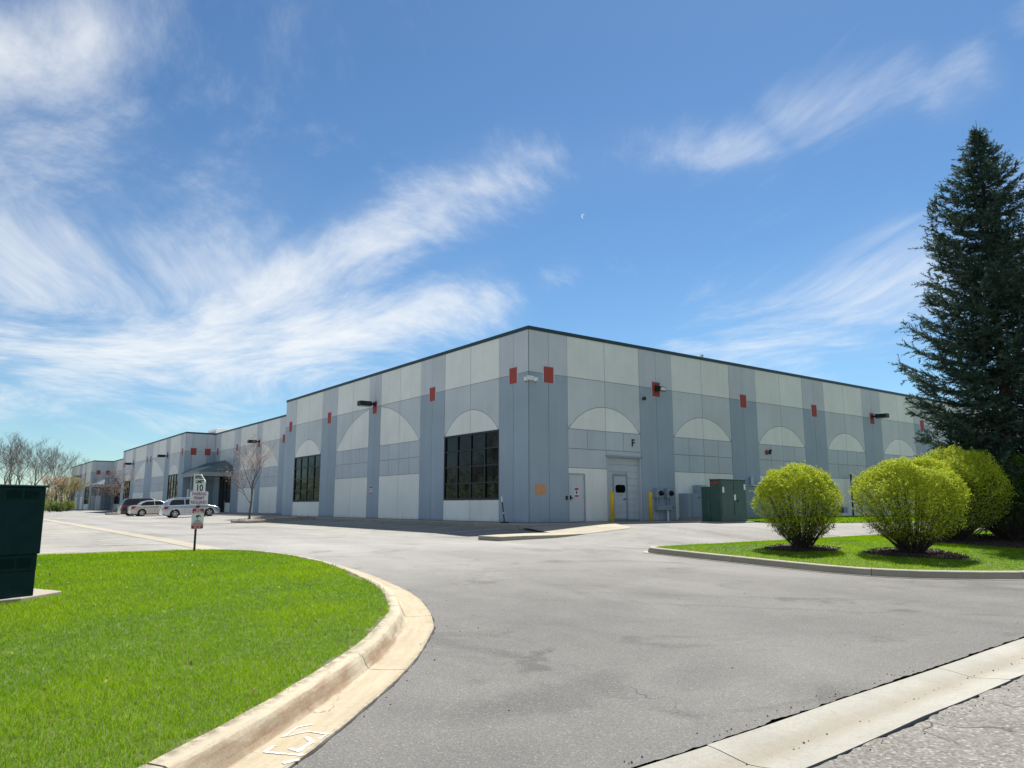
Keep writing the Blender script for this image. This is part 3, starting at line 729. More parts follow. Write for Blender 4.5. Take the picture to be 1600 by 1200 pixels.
def arch(fr, s0, s1, c=None, half=None, rise=1.17, split=None):
    c = (s0 + s1) / 2 if c is None else c; half = (s1 - s0) / 2 - 0.06 if half is None else half
    mid = split if split is not None else (s0 + s1) / 2
    for a, b_ in ((s0, mid), (mid, s1)):
        lo, hi = max(a, c - half), min(b_, c + half)
        top = arc_pts(c, half, ZA, rise, lo, hi)
        panel('arch_panel', [(lo, ZA)] + [p for p in top if p[1] > ZA + 1e-4] + [(hi, ZA)] if True else None, fr, 'cream')
        sp = [(a, ZL)] + ([(a, ZA)] if a < lo - 1e-6 or abs(top[0][1] - ZA) < 1e-3 else []) + [p for p in top if p[1] > ZA + 1e-4] + ([(b_, ZA)] if b_ > hi + 1e-6 or abs(top[-1][1] - ZA) < 1e-3 else []) + [(b_, ZL)]
        # clean duplicates
        cl = []
        for p in sp:
            if not cl or (Vector(p) - Vector(cl[-1])).length > 0.02: cl.append(p)
        panel('spandrel_panel', cl, fr, 'spandrel', g=GAP / 2)
def gridwork(fr, s0, s1, z0=ZH, z1=ZA, cols=4, rows=2, skip=()):
    for r_ in range(rows):
        for c in range(cols):
            if (r_, c) in skip: continue
            a, b_ = s0 + (s1 - s0) * c / cols, s0 + (s1 - s0) * (c + 1) / cols; q0, q1 = z0 + (z1 - z0) * r_ / rows, z0 + (z1 - z0) * (r_ + 1) / rows
            panel('grid_panel', rect(a, q0, b_, q1), fr, 'grid')
def lower(fr, s0, s1, z1=ZH):
    mid = (s0 + s1) / 2
    for a, b_ in ((s0, mid), (mid, s1)): panel('lower_panel', rect(a, ZB, b_, z1), fr, 'cream')
def window(fr, s0, s1, z0=ZW, z1=ZA, cols=4, rows=4):
    fw = 0.055; m = MB()
    m.prism(rect(s0 + .01, z0 + .01, s1 - .01, z0 + .09), fr, -0.10, 0.012).prism(rect(s0 + .01, z1 - .09, s1 - .01, z1 - .01), fr, -0.10, 0.012)
    m.prism(rect(s0 + .01, z0 + .09, s0 + .09, z1 - .09), fr, -0.10, 0.010).prism(rect(s1 - .09, z0 + .09, s1 - .01, z1 - .09), fr, -0.10, 0.010)
    for c in range(1, cols):
        s = s0 + (s1 - s0) * c / cols; m.prism(rect(s - fw, z0 + .09, s + fw, z1 - .09), fr, -0.09, 0.000)
    for r_ in range(1, rows):
        z = z0 + (z1 - z0) * r_ / rows; m.prism(rect(s0 + .09, z - .03, s1 - .09, z + .03), fr, -0.088, -0.004)
    w = m.build('window', M['bronze'], bld)
    for r_ in range(rows):
        for c in range(cols):
            a, b_ = s0 + (s1 - s0) * c / cols + .03, s0 + (s1 - s0) * (c + 1) / cols - .03; q0, q1 = z0 + (z1 - z0) * r_ / rows + .02, z0 + (z1 - z0) * (r_ + 1) / rows - .02
            t1, t2 = random.uniform(-.011, .011), random.uniform(-.011, .011)
            P = [fr(a, q0, -.05 + t1), fr(b_, q0, -.05 + t2), fr(b_, q1, -.05 + t2), fr(a, q1, -.05 + t1)]; Q = [fr(a, q0, -.06 + t1), fr(b_, q0, -.06 + t2), fr(b_, q1, -.06 + t2), fr(a, q1, -.06 + t1)]
            MB().add(P + Q, [(0, 1, 2, 3), (7, 6, 5, 4), (0, 4, 5, 1), (1, 5, 6, 2), (2, 6, 7, 3), (3, 7, 4, 0)]).build('pane', M['glass'], w)
def bay_window(fr, s0, s1):
    back(fr, s0, ZB - .3, s1, ZW); back(fr, s0, ZA, s1, 9.53)
    upper(fr, s0, s1); arch(fr, s0, s1); window(fr, s0, s1); lower(fr, s0, s1, ZW)
def bay_solid(fr, s0, s1):
    back(fr, s0, ZB - .3, s1, 9.53)
    upper(fr, s0, s1); arch(fr, s0, s1); gridwork(fr, s0, s1); lower(fr, s0, s1)
def bay_big(fr, s0, p0, p1, s1, reds=None):
    c = (p0 + p1) / 2; half = (s1 - s0) / 2 - 0.06
    for a, b_ in ((s0, p0), (p1, s1)):
        back(fr, a, ZB - .3, b_, 9.53); upper(fr, a, b_); arch(fr, a, b_, c, half, 2.40); gridwork(fr, a, b_); lower(fr, a, b_)
    pilaster(fr, p0, p1, True, True, reds)

FL = frame_left(); FR = frame_right()
# near block, left wall
pilaster(FL, 0.0, 2.24); bay_window(FL, 2.24, 7.12); pilaster(FL, 7.12, 9.64)
bay_big(FL, 9.64, 14.45, 16.02, 20.85); pilaster(FL, 20.85, 23.37); bay_window(FL, 23.37, 28.3); pilaster(FL, 28.3, 30.5)
# recessed entry range
REC = 3.2; FP = frame_left(REC)
pilaster(FP, 30.5, 33.5, False); bay_window(FP, 33.5, 38.4); pilaster(FP, 38.4, 40.8, True, True, [39.7]); bay_big(FP, 40.8, 45.6, 47.2, 52.2); pilaster(FP, 52.2, 54.5)
upper(FP, 54.5, 59.4); back(FP, 54.5, 5.19, 59.4, 9.53)
for a, b_ in ((54.5, 56.95), (56.95, 59.4)): panel('spandrel_panel', rect(a, 5.2, b_, ZL), FP, 'spandrel')
pilaster(FP, 59.4, 61.5)
# second block
pilaster(FL, 61.5, 63.8); bay_window(FL, 63.8, 68.6); pilaster(FL, 68.6, 70.9); bay_big(FL, 70.9, 77.9, 82.3, 89.2, [79.0, 81.2]); pilaster(FL, 89.2, 91.5); bay_window(FL, 91.5, 96.4); pilaster(FL, 96.4, 98.7)
# second recess and far block
pilaster(FP, 98.7, 118.0, False); bay_window(FP, 118, 124.0); pilaster(FP, 124.0, 127.7)
pilaster(FL, 127.7, 130.2, True); back(FL, 130.2, ZB - .3, 135.8, ZW); back(FL, 130.2, ZA, 135.8, 9.53); upper(FL, 130.2, 135.8); panel('spandrel_panel', rect(130.2, ZA, 135.8, ZL), FL, 'cream'); window(FL, 130.6, 135.8); lower(FL, 130.2, 135.8, ZW)
pilaster(FL, 135.8, 138.0); bay_solid(FL, 138.0, 141.4); pilaster(FL, 141.4, 145.4); bay_solid(FL, 145.4, 149.6); panel('spandrel_panel', rect(149.6, ZA, 155.4, ZL), FL, 'cream'); back(FL, 149.6, ZB - .3, 155.4, ZW); back(FL, 149.6, ZA, 155.4, 9.53); upper(FL, 149.6, 155.4); window(FL, 149.9, 155.0); lower(FL, 149.6, 155.4, ZW); pilaster(FL, 155.4, 157.2, False)
# end faces of the projecting blocks
for s0 in (61.5, 127.7):
    FS = frame_side(s0)
    back(FS, 0.26, ZB - .3, REC - .001, 9.53)
    for a, b_, lo_, up_ in ((0.0, 0.72, 'pil_lo', 'pil_up'), (0.72, 2.3, 'grid', 'spandrel'), (2.3, 3.16, 'pil_lo', 'pil_up')):
        panel('side_panel', rect(a, ZB, b_, ZL), FS, lo_); panel('side_panel', rect(a, ZL, b_, ZT), FS, up_)
    for c in (0.85, 2.36): red_tile(FS, c, 0.62)
# right wall: first bay with the doors, then a regular rhythm
pilaster(FR, 0.0, 2.28)
back(FR, 2.28, 3.06, 4.74, 9.53); back(FR, 4.74, 3.96, 7.12, 9.53); back(FR, 3.32, ZB - .3, 4.74, 3.06)
upper(FR, 2.28, 7.12); arch(FR, 2.28, 7.12)
gridwork(FR, 2.28, 7.12, ZG, ZA, 4, 1)
panel('grid_panel', rect(2.28, ZH, 4.74, ZG), FR, 'grid'); panel('grid_panel', rect(4.74, 3.96, 7.12, ZG), FR, 'grid')
panel('lower_panel', [(3.32, ZB), (4.74, ZB), (4.74, ZH), (2.28, ZH), (2.28, 3.06), (3.32, 3.06)], FR, 'cream')
edges_r = [(7.12, 9.58, 14.44), (14.44, 16.92, 21.76), (21.76, 24.22, 28.94), (28.94, 31.38, 36.2), (36.2, 38.7, 43.5), (43.5, 46.0, 50.8), (50.8, 53.3, 58.1)]
for a, b_, c in edges_r: pilaster(FR, a, b_); bay_solid(FR, b_, c)
pilaster(FR, 58.1, 60.4)
# backing wall, roof and coping
m = BACK
m.box((U0 + 0.24, V0 + 30.3, ZB - 0.3), (U0 + REC, V0 + 30.49, 9.4)); m.box((U0 + .24, V0 + 98.3, ZB - 0.3), (U0 + REC, V0 + 98.5, 9.4))
m.box((U0 + .24, V0 + 156.8, ZB - 0.3), (U0 + 60, V0 + 157, 9.4)); m.box((U0 + 60.2, V0 + .26, ZB - 0.3), (U0 + 60.4, V0 + 156.8, 9.4))
m.build('wall', M['back'], bld)
m = MB(); m.add([(U0 + .1, V0 + .1, 9.1), (U0 + 60.2, V0 + .1, 9.1), (U0 + 60.2, V0 + 156.9, 9.1), (U0 + .1, V0 + 156.9, 9.1), (U0 + .1, V0 + 127.8, 9.1), (U0 + REC + .1, V0 + 127.8, 9.1), (U0 + REC + .1, V0 + 98.4, 9.1), (U0 + .1, V0 + 98.4, 9.1), (U0 + .1, V0 + 61.6, 9.1), (U0 + REC + .1, V0 + 61.6, 9.1), (U0 + REC + .1, V0 + 30.4, 9.1), (U0 + .1, V0 + 30.4, 9.1)], [tuple(range(12))]); m.build('roof', M['roof'], bld)
path = [(60.4, 0), (0, 0), (0, 30.5), (REC, 30.5), (REC, 61.5), (0, 61.5), (0, 98.7), (REC, 98.7), (REC, 127.7), (0, 127.7), (0, 157.2)]
for (a, b_), (c, d) in zip(path[:-1], path[1:]):
    x0, x1, y0, y1 = min(a, c), max(a, c), min(b_, d), max(b_, d)
    o_ = 0.055; iw = 0.26
    if abs(b_ - d) < 1e-6:   # along X, outside -Y (or +Y at the far ends)
        if (b_ in (30.5, 98.7)): lo_, hi_ = (x0 + iw, b_ - iw, 9.53), (x1 - o_ - .003, b_ + o_, 9.695)
        elif b_ == 0: lo_, hi_ = (x0 - o_, -o_, 9.53), (x1, iw, 9.70)
        else: lo_, hi_ = (x0 + iw, b_ - o_, 9.53), (x1 - o_ - .003, b_ + iw, 9.695)
    else:
        lo_, hi_ = (x0 - o_, y0 + (iw if b_ == 0 or y0 == 0 else 0) - (o_ if (x0 == 0 and y0 > 1) else -o_ * (x0 > 1)) , 9.53), (x0 + iw, y1 + (o_ if x0 == 0 else -o_), 9.70)
    MB().box((U0 + lo_[0], V0 + lo_[1], lo_[2]), (U0 + hi_[0], V0 + hi_[1], hi_[2])).build('coping', M['coping'], bld)
# corner joint strip
MB().box((U0 - .012, V0 - .012, ZB), (U0 + .02, V0 + .02, 9.53)).build('corner_joint', M['back'], bld)
# doors in the first bay of the right wall
m = MB(); m.prism(rect(2.30, ZB + .02, 3.31, 3.05), FR, -0.05, -0.01); dfr = MB()
dfr.prism(rect(2.28, ZB, 2.33, 3.06), FR, -0.05, 0.028).prism(rect(3.27, ZB, 3.32, 3.06), FR, -0.05, 0.028).prism(rect(2.33, 3.01, 3.27, 3.06), FR, -0.05, 0.027)
d1 = m.build('door', M['door'], bld); dfr.build('door_frame', M['lightmetal'], d1)
MB().prism(rect(2.38, 1.86, 2.46, 2.06), FR, -.01, .02).prism(rect(2.38, 1.93, 2.55, 1.97), FR, .02, .05).build('handle', M['bronze'], d1)
for zc in (1.2, 2.0, 2.85): MB().prism(rect(3.235, zc - .07, 3.27, zc + .07), FR, -.01, .012).build('hinge', M['lightmetal'], d1)
MB().prism(rect(2.10, 1.86, 2.20, 2.04), FR, .028, .07).build('key_pad', M['black'], bld)
# roll door with wicket
rd = MB(); nb = 9
for i in range(nb):
    z0, z1 = 0.93 + (3.90 - 0.93) * i / nb, 0.93 + (3.90 - 0.93) * (i + 1) / nb
    if z0 < 2.98: 
        for a, b_ in ((4.80, 5.24), (6.22, 7.02)): rd.prism(rect(a, z0 + .006, b_, z1 - .006), FR, -.16, -.12)
    else: rd.prism(rect(4.80, z0 + .006, 7.02, z1 - .006), FR, -.16, -.12)
rdo = rd.build('roll_door', M['rolldoor'], bld)
MB().prism(rect(4.78, ZB, 7.05, 3.93), FR, -.19, -.17).build('roll_door_backing', M['rolldoor'], rdo)
m = MB(); m.prism(rect(4.74, ZB, 4.80, 3.96), FR, -.19, .03).prism(rect(7.02, ZB, 7.10, 3.96), FR, -.19, .03).prism(rect(4.80, 3.90, 7.02, 3.96), FR, -.19, .029); m.build('roll_door_frame', M['rolldoor'], rdo)
MB().prism(rect(4.66, 3.92, 7.16, 3.99), FR, .0285, .12).build('drip_ledge', M['fascia'], rdo)
MB().prism(rect(4.80, ZB, 7.02, .93), FR, -.16, -.10).build('threshold', M['back'], rdo)
wk = MB()
for i in range(7):
    z0, z1 = 0.98 + 2.05 * i / 7, 0.98 + 2.05 * (i + 1) / 7; wk.prism(rect(5.31, z0 + .004, 6.13, z1 - .004), FR, -.15, -.10)
wko = wk.build('wicket_door', M['rolldoor'], bld)
m = MB(); m.prism(rect(5.24, .93, 5.30, 3.10), FR, -.16, -.07).prism(rect(6.14, .93, 6.22, 3.10), FR, -.16, -.07).prism(rect(5.30, 3.04, 6.14, 3.10), FR, -.16, -.07); m.build('wicket_frame', M['greymetal'], wko)
def rrect(a, z0, b_, z1, r, n=5):
    out = []
    for (cx, cz, a0) in ((b_ - r, z0 + r, -90), (b_ - r, z1 - r, 0), (a + r, z1 - r, 90), (a + r, z0 + r, 180)):
        out += [(cx + r * math.cos(R(a0 + 90 * i / n)), cz + r * math.sin(R(a0 + 90 * i / n))) for i in range(n + 1)]
    return out
MB().prism(rrect(5.40, 2.22, 6.06, 2.60, .12), FR, -.10, -.085).build('wicket_window', M['glass'], wko)
MB().prism(rect(5.93, 1.90, 6.07, 1.94), FR, -.10, -.04).build('handle', M['bronze'], wko)
MB().prism(rect(5.60, 2.06, 5.88, 2.11), FR, -.10, -.094).build('plate', M['lightmetal'], wko)
# letter on the wall
v_, f_ = text_mesh('F', 0.50, 0.012, 1.0, 0.012)
MB().add([FR(6.56 + p[0], 4.655 + p[1] * 1.0, PD + .012 + p[2]) for p in v_], f_).build('letter', M['bronze'], bld)
# downspout joints are covered; entry door and canopy of the recessed range
def entry(s0, s1, base_s, end):
    """glazed entry set back in the recessed range, with its hipped canopy"""
    MB().prism(rect(s0, ZB, s0 + .35, 5.2), FP, -.10, .0).prism(rect(s1 - .1, ZB, s1, 5.2), FP, -.10, .0).build('entry_jamb', M['pil_lo'], bld)
    w = MB().prism(rect(s0 + .35, 1.9, s0 + .43, 5.1), FP, -.12, -.02).prism(rect(s0 + 2.1, ZB, s0 + 2.18, 5.1), FP, -.12, -.02).prism(rect(s0 + 3.3, ZB, s0 + 3.38, 5.1), FP, -.12, -.02).prism(rect(s0 + .43, 3.2, s1 - .1, 3.27), FP, -.115, -.025).prism(rect(s0 + .35, 5.1, s1 - .1, 5.18), FP, -.12, -.02).build('entry_glazing', M['bronze'], bld)
    for a, b_, z0 in ((s0 + .43, s0 + 2.1, 1.9), (s0 + 2.18, s0 + 3.3, ZB + .1), (s0 + 3.38, s1 - .1, ZB + .1)):
        for q0, q1 in ((z0, 3.2), (3.27, 5.1)):
            MB().prism(rect(a, q0, b_, q1), FP, -.08, -.07).build('pane', M['glass'], w)
    panel('lower_panel', rect(s0 + .35, ZB, s0 + 2.1, 1.9), FP, 'cream')
    MB().prism(rect(s0 + 2.28, 1.75, s0 + 2.33, 2.15), FP, -.07, .0).build('handle', M['lightmetal'], w)
    # hipped canopy
    e0, e1 = s0 - .35, end - .03; x0, x1 = -0.30, REC - .03; ze = 5.05; xr, zr = 2.3, 6.25
    P = lambda x, s, z: (U0 + x, V0 + s, z)
    rf = MB().add([P(x0, e0, ze), P(xr, e0, zr), P(x1, e0, 5.55), P(x0, e1, ze), P(xr, e1, zr), P(x1, e1, 5.55), P(x1, e0, ze), P(x1, e1, ze)], [(0, 1, 4, 3), (1, 2, 5, 4), (0, 6, 2, 1), (3, 4, 5, 7), (0, 3, 7, 6), (2, 6, 7, 5)])
    cn = rf.build('canopy', M['canopy'], bld)
    for i in range(0, 15):
        s_ = e0 + .02 + (e1 - e0 - .04) * i / 14
        MB().tube([P(x0 + .01, s_, ze + .02), P(xr, s_, zr + .02)], .018, 4).build('seam', M['canopy'], cn)
    f2 = MB().box(P(x0 + .06, e0 + .06, 4.62), P(x0 + .16, e1, ze - .003)).box(P(x0 + .16, e0 + .06, 4.62), P(x1, e0 + .16, ze - .003)).build('canopy_fascia', M['fascia'], bld)
    MB().box(P(x0 + .16, e0 + .16, 4.74), P(x1, e1, 4.80)).build('canopy_soffit', M['fascia'], bld)
    for s_ in (e0 + .55, e0 + 3.9):
        MB().lathe([(.0, 3.3), (.11, 3.3), (.11, 4.85), (0, 4.85)], P(.05, s_, 0), 'z', 14).build('canopy_post', M['fascia'], bld)
        MB().box(P(-.28, s_ - .33, .6), P(.38, s_ + .33, 3.3)).build('pier', M['grid'], bld, bevel=.02)
entry(54.5, 59.4, 0, 61.5); 
def entry_far():
    P = lambda x, s, z: (U0 + x, V0 + s, z)
    x0, x1 = -.45, REC - .03; e0, e1 = 119.0, 127.65; cs = 123; ze, zr = 5.2, 6.4
    MB().add([P(x0, e0, ze), P(x1, e0, ze), P(x1, e1, ze), P(x0, e1, ze), P(x1, cs, zr), P(1.5, cs, zr)], [(0, 1, 4, 5), (0, 5, 3), (3, 5, 4, 2), (0, 3, 2, 1), (1, 2, 4)]).build('canopy', M['canopy'], bld)
    MB().box(P(x0 + .06, e0 + .06, 4.78), P(x0 + .16, e1, ze - .003)).box(P(x0 + .16, e0 + .06, 4.78), P(x1, e0 + .16, ze - .003)).build('canopy_fascia', M['fascia'], bld)
    for s_ in (e0 + .6, e0 + 5.5):
        MB().lathe([(.0, 3.3), (.11, 3.3), (.11, 4.85), (0, 4.85)], P(.05, s_, 0), 'z', 12).build('canopy_post', M['fascia'], bld)
        MB().box(P(-.28, s_ - .33, .6), P(.38, s_ + .33, 3.3)).build('pier', M['grid'], bld)
entry_far()
# rooftop unit and vent pipe
RTX = 6.0
m = MB(); m.box((U0 + RTX, V0 + 72.0, 9.1), (U0 + RTX + 2.4, V0 + 76.0, 11.3)); ru = m.build('rooftop_unit', M['white'], None, bevel=.04); tag(ru, 'white rooftop air handling unit behind the dark roof edge', 'roof unit')
m = MB(); 
for i in range(9): m.box((U0 + RTX - .03, V0 + 72.3 + i * .4, 9.9), (U0 + RTX - .001, V0 + 72.6 + i * .4, 11.0))
m.build('louvre', M['lightmetal'], ru)
tag(MB().lathe([(0, 9.1), (.07, 9.1), (.07, 10.12), (.10, 10.12), (.10, 10.22), (0, 10.24)], (U0 + 13.7, V0 + 1.2, 0), 'z', 14).build('vent_pipe', M['lightmetal']), 'short grey vent pipe standing above the roof edge', 'pipe')

# ------------------------------------------------------------------ walks, apron, kerbs by the building
def strip(name, poly_uv, ztop, m, zbot=None, parent=None, zb=0.25, bevel=0.012):
    mb = MB(); n = len(poly_uv)
    zt = [ztop(*p) if callable(ztop) else ztop for p in poly_uv]
    vs = [(p[0], p[1], z) for p, z in zip(poly_uv, zt)] + [(p[0], p[1], z - zb) for p, z in zip(poly_uv, zt)]
    mb.add(vs, [tuple(range(n)), tuple(range(2 * n - 1, n - 1, -1))] + [((i + 1) % n, i, n + i, n + (i + 1) % n) for i in range(n)])
    return mb.build(name, m, parent, bevel=bevel)
wk = thing('walk', (0, 0, 0), kind='structure')
WU = 18.55
for i in range(10):      # slabs along the left wall
    a, b_ = V0 - 1.5 + i * 3.2, V0 - 1.5 + (i + 1) * 3.2 - .012
    strip('walk_slab', [(WU + .16, a), (U0 - .03, a), (U0 - .03, b_), (WU + .16, b_)] if a > V0 - .1 else [(WU + .16, a), (U0 - .03, a), (U0 - .03, b_), (WU + .16, b_)], ZB - .012, M['walk'], parent=wk)
    strip('walk_kerb', [(WU, a), (WU + .152, a), (WU + .152, b_), (WU, b_)], ZB - .010, M['concrete'], parent=wk, zb=.35)
for i in range(11):
    a = V0 + 30.6 + i * 3.2; b_ = a + 3.188
    if a > V0 + 58.4: break
    strip('walk_slab', [(WU + .16, a), (U0 + REC - .03, a), (U0 + REC - .03, b_), (WU + .16, b_)], ZB - .012, M['walk'], parent=wk)
    strip('walk_kerb', [(WU, a), (WU + .152, a), (WU + .152, b_), (WU, b_)], ZB - .010, M['concrete'], parent=wk, zb=.35)
for i in range(30):
    a = V0 + 61.7 + i * 3.2; b_ = a + 3.188
    strip('walk_slab', [(WU + .16, a), (U0 - .03, a), (U0 - .03, b_), (WU + .16, b_)], ZB - .012, M['walk'], parent=wk)
    strip('walk_kerb', [(WU, a), (WU + .152, a), (WU + .152, b_), (WU, b_)], ZB - .010, M['concrete'], parent=wk, zb=.35)
for a, b_ in ((20.38, 22.6), (22.62, 24.9), (24.92, 27.4), (27.42, 31.0)):   # slabs along the right wall
    strip('walk_slab', [(a, V0 - 1.5), (b_, V0 - 1.5), (b_, V0 - .03), (a, V0 - .03)], ZB - .012, M['walk'], parent=wk)
# apron and the raised ledge that ends the parking bays
def apz(u, v): return hz(u, v) + 0.008
apr = thing('concrete_apron', (0, 0, 0), kind='structure')
def apron_z(u, v): return min(hz(u, v) + .012 + .08 * float(sm(22.4, 24.2, v)), ZB - .014)
for A in ([(19.35, 21.02), (21.4, 20.95), (21.4, V0 - 1.52), (18.9, V0 - 1.52), (18.9, 22.75)], [(21.42, 20.95), (22.2, 21.6), (22.9, 23.0), (22.9, V0 - 1.52), (21.42, V0 - 1.52)]):
    bm = bmesh.new(); bm.faces.new([bm.verts.new((p[0], p[1], 0)) for p in A]); bmesh.ops.triangulate(bm, faces=bm.faces[:])
    for _k in range(3): bmesh.ops.subdivide_edges(bm, edges=bm.edges[:], cuts=1, use_grid_fill=True)
    for q in bm.verts: q.co.z = apron_z(q.co.x, q.co.y)
    me = bpy.data.meshes.new('apron_slab'); bm.to_mesh(me); bm.free(); me.materials.append(M['concrete']); o = bpy.data.objects.new('apron_slab', me); C.objects.link(o); o.parent = apr
led = thing('parking_end_kerb', (0, 0, 0), kind='structure')
zt = lambda u, v: hz(u, v) + 0.125 * (1 - float(sm(16.5, 19.2, u))) + .014
for A in ([(14.5, 19.98), (15.7, 20.25), (15.5, 21.45), (14.3, 20.98)], [(15.712, 20.253), (17.5, 20.65), (17.2, 22.13), (15.512, 21.455)], [(17.512, 20.653), (19.34, 21.0), (18.88, 22.78), (17.212, 22.135)]):
    strip('kerb_slab', A, zt, M['concrete'], parent=led, zb=.3, bevel=.015)
# flush gutter between the drive aisle and the far parking rows
fg = thing('lot_gutter', (0, 0, 0), kind='structure')
v = 19.4; 
while v < 150:
    b_ = v + 4.5; n = 4
    g = []
    for vv in np.linspace(v, b_ - .02, n):
        for (u, dz) in ((5.38, .008), (5.65, .005), (5.95, .008)): g.append((u, vv, hz(u, vv) + dz))
    mesh_obj('gutter_slab', g, [(j * 3 + i, j * 3 + i + 1, (j + 1) * 3 + i + 1, (j + 1) * 3 + i) for j in range(n - 1) for i in range(2)], M['concrete'], fg)
    v = b_
# painted bay lines
ln = thing('bay_lines', (0, 0, 0), kind='structure')
def line_strip(u0, u1, v, w=.10):
    us = np.linspace(u0, u1, 6); g = []
    for u in us:
        for s_ in (-w / 2, w / 2): g.append((u, v + s_, hz(u, v + s_) + .006))
    mesh_obj('bay_line', g, [(2 * i, 2 * i + 2, 2 * i + 3, 2 * i + 1) for i in range(5)], M['stripe'], ln)
for i in range(24): line_strip(-1.2, 5.05, 21.4 + 2.75 * i)
for i in range(16): line_strip(13.3, 18.4, V0 - .6 + 2.75 * i)

# white survey mark sprayed on the gutter
def gut_pt(al, d, dz=0.004):
    """point on the lawn kerb's gutter: length along, distance across"""
    L = 0
    for a, b_ in zip(lawn_line[:-1], lawn_line[1:]):
        l = (b_ - a).length
        if L + l >= al:
            t = (b_ - a) / l; p = a + t * (al - L); q = p + Vector((-t.y, t.x)) * d
            return (q.x, q.y, hz(q.x, q.y) + float(np.interp(d, [x for x, _ in KPROF[1:7]], [z for _, z in KPROF[1:7]])) + dz)
        L += l
mk = MB()
def on_gutter(cx, cy):
    px, py = 250 + cx / 3.72, 1000 + cy / 3.72
    x = (px - 800) / FPX; z = (600 - py) / FPX; cp, sp = math.cos(PITCH), math.sin(PITCH)
    d = Vector((x, cp - z * sp, sp + z * cp)); zz = .06
    for _i in range(6):
        t_ = (zz - 1.6) / d.z; fx_, fy_ = d.x * t_, d.y * t_
        u_ = fx_ * math.cos(R(YAW)) - fy_ * math.sin(R(YAW)); v_ = fx_ * math.sin(R(YAW)) + fy_ * math.cos(R(YAW)); d_ = min((q - Vector((u_, v_))).length for q in lawn_line); zz = hz(u_, v_) + .0035 + float(np.interp(d_, [x for x, _ in KPROF[1:7]], [z_ for _, z_ in KPROF[1:7]]))
    return Vector((u_, v_, zz))
def stroke(pts, w):
    Q = [on_gutter(*p) for p in pts]; P = []
    for a, b_ in zip(Q[:-1], Q[1:]):
        for t in np.linspace(0, 1, 10)[:-1]: P.append(a.lerp(b_, t))
    P.append(Q[-1]); vs = []
    for i, p in enumerate(P):
        t = (P[min(i + 1, len(P) - 1)] - P[max(i - 1, 0)]).normalized(); n = Vector((-t.y, t.x, 0)); ww = w * random.uniform(.55, 1.2) / 2
        for s_ in (-1, 1): vs.append(tuple(p + n * s_ * ww))
    mk.add(vs, [(2 * i, 2 * i + 2, 2 * i + 3, 2 * i + 1) for i in range(len(P) - 1)])
stroke([(890, 488), (800, 505), (715, 522), (860, 530), (975, 545), (925, 572)], .026)
stroke([(755, 628), (800, 645), (850, 612), (885, 592), (862, 570), (845, 562)], .040)
stroke([(665, 612), (610, 650), (720, 660), (832, 668)], .034)
stroke([(712, 716), (760, 705), (806, 692)], .038)
tag(mk.build('spray_mark', M['spray']), 'white sprayed survey mark on the tan kerb gutter', 'paint mark')
print('GRASS', na)


M['dryleaf'] = leafmat('dry_leaf', (0.22, 0.13, 0.06), (0.42, 0.30, 0.16), .2, .8)
# ------------------------------------------------------------------ fixtures on the building
def cam_uv(p, D, z=0.0):
    """ground point seen at picture column p, D metres ahead of the camera"""
    x = (p - 800) / FPX * D * math.cos(PITCH); return (x * math.cos(R(YAW)) - D * math.sin(R(YAW)), x * math.sin(R(YAW)) + D * math.cos(R(YAW)))
def area_light(fr, s, z, label, group='dark area lights along the walls', L=0.78):
    t = thing('wall_light', fr(s, z, 0.04), label, 'wall light', group)
    MB().prism(rect(s - .14, z - .16, s + .14, z + .16), fr, .0405, .07).build('back_plate', M['bronze'], t)
    MB().prism(rect(s - .06, z - .05, s + .06, z + .07), fr, .07, .34).build('arm', M['bronze'], t)
    MB().prism(rect(s - .24, z - .14, s + .24, z + .15), fr, .34, .34 + L).build('housing', M['bronze'], t, bevel=.03)
    MB().prism(rect(s - .19, z - .165, s + .19, z - .141), fr, .40, .28 + L).build('lens', M['lightmetal'], t)
area_light(FL, 15.23, 7.72, 'dark box light over the wide arch between the two big windows')
area_light(FP, 46.4, 7.70, 'dark box light above the blossom tree in the recessed range')
area_light(FL, 69.75, 7.42, 'dark box light beside the window next to the hipped entry canopy')
area_light(FL, 90.3, 7.40, 'dark box light at the far end of the second projecting block')
area_light(FL, 143.4, 7.30, 'dark box light on the farthest block between its narrow windows')
area_light(FR, 30.16, 7.66, 'dark box light on the door wall behind the spruce')
# small flood light on the red tile
t = thing('flood_light', FR(8.36, 7.5, .05), 'small flood light with pale lens on a red wall tile', 'flood light')
MB().prism(rect(8.28, 7.42, 8.44, 7.58), FR, .0405, .10).build('mount', M['bronze'], t)
m = MB(); q = [FR(8.20, 7.46, .10), FR(8.62, 7.46, .10), FR(8.62, 7.74, .10), FR(8.20, 7.74, .10), FR(8.24, 7.40, .40), FR(8.66, 7.40, .40), FR(8.66, 7.62, .46), FR(8.24, 7.62, .46)]
m.add(q, [(0, 1, 2, 3), (4, 5, 6, 7), (0, 1, 5, 4), (1, 2, 6, 5), (2, 3, 7, 6), (3, 0, 4, 7)]).build('housing', M['bronze'], t)
MB().add([FR(8.27, 7.42, .404), FR(8.63, 7.42, .404), FR(8.63, 7.60, .462), FR(8.27, 7.60, .462)], [(0, 1, 2, 3)]).build('lens', M['white'], t)
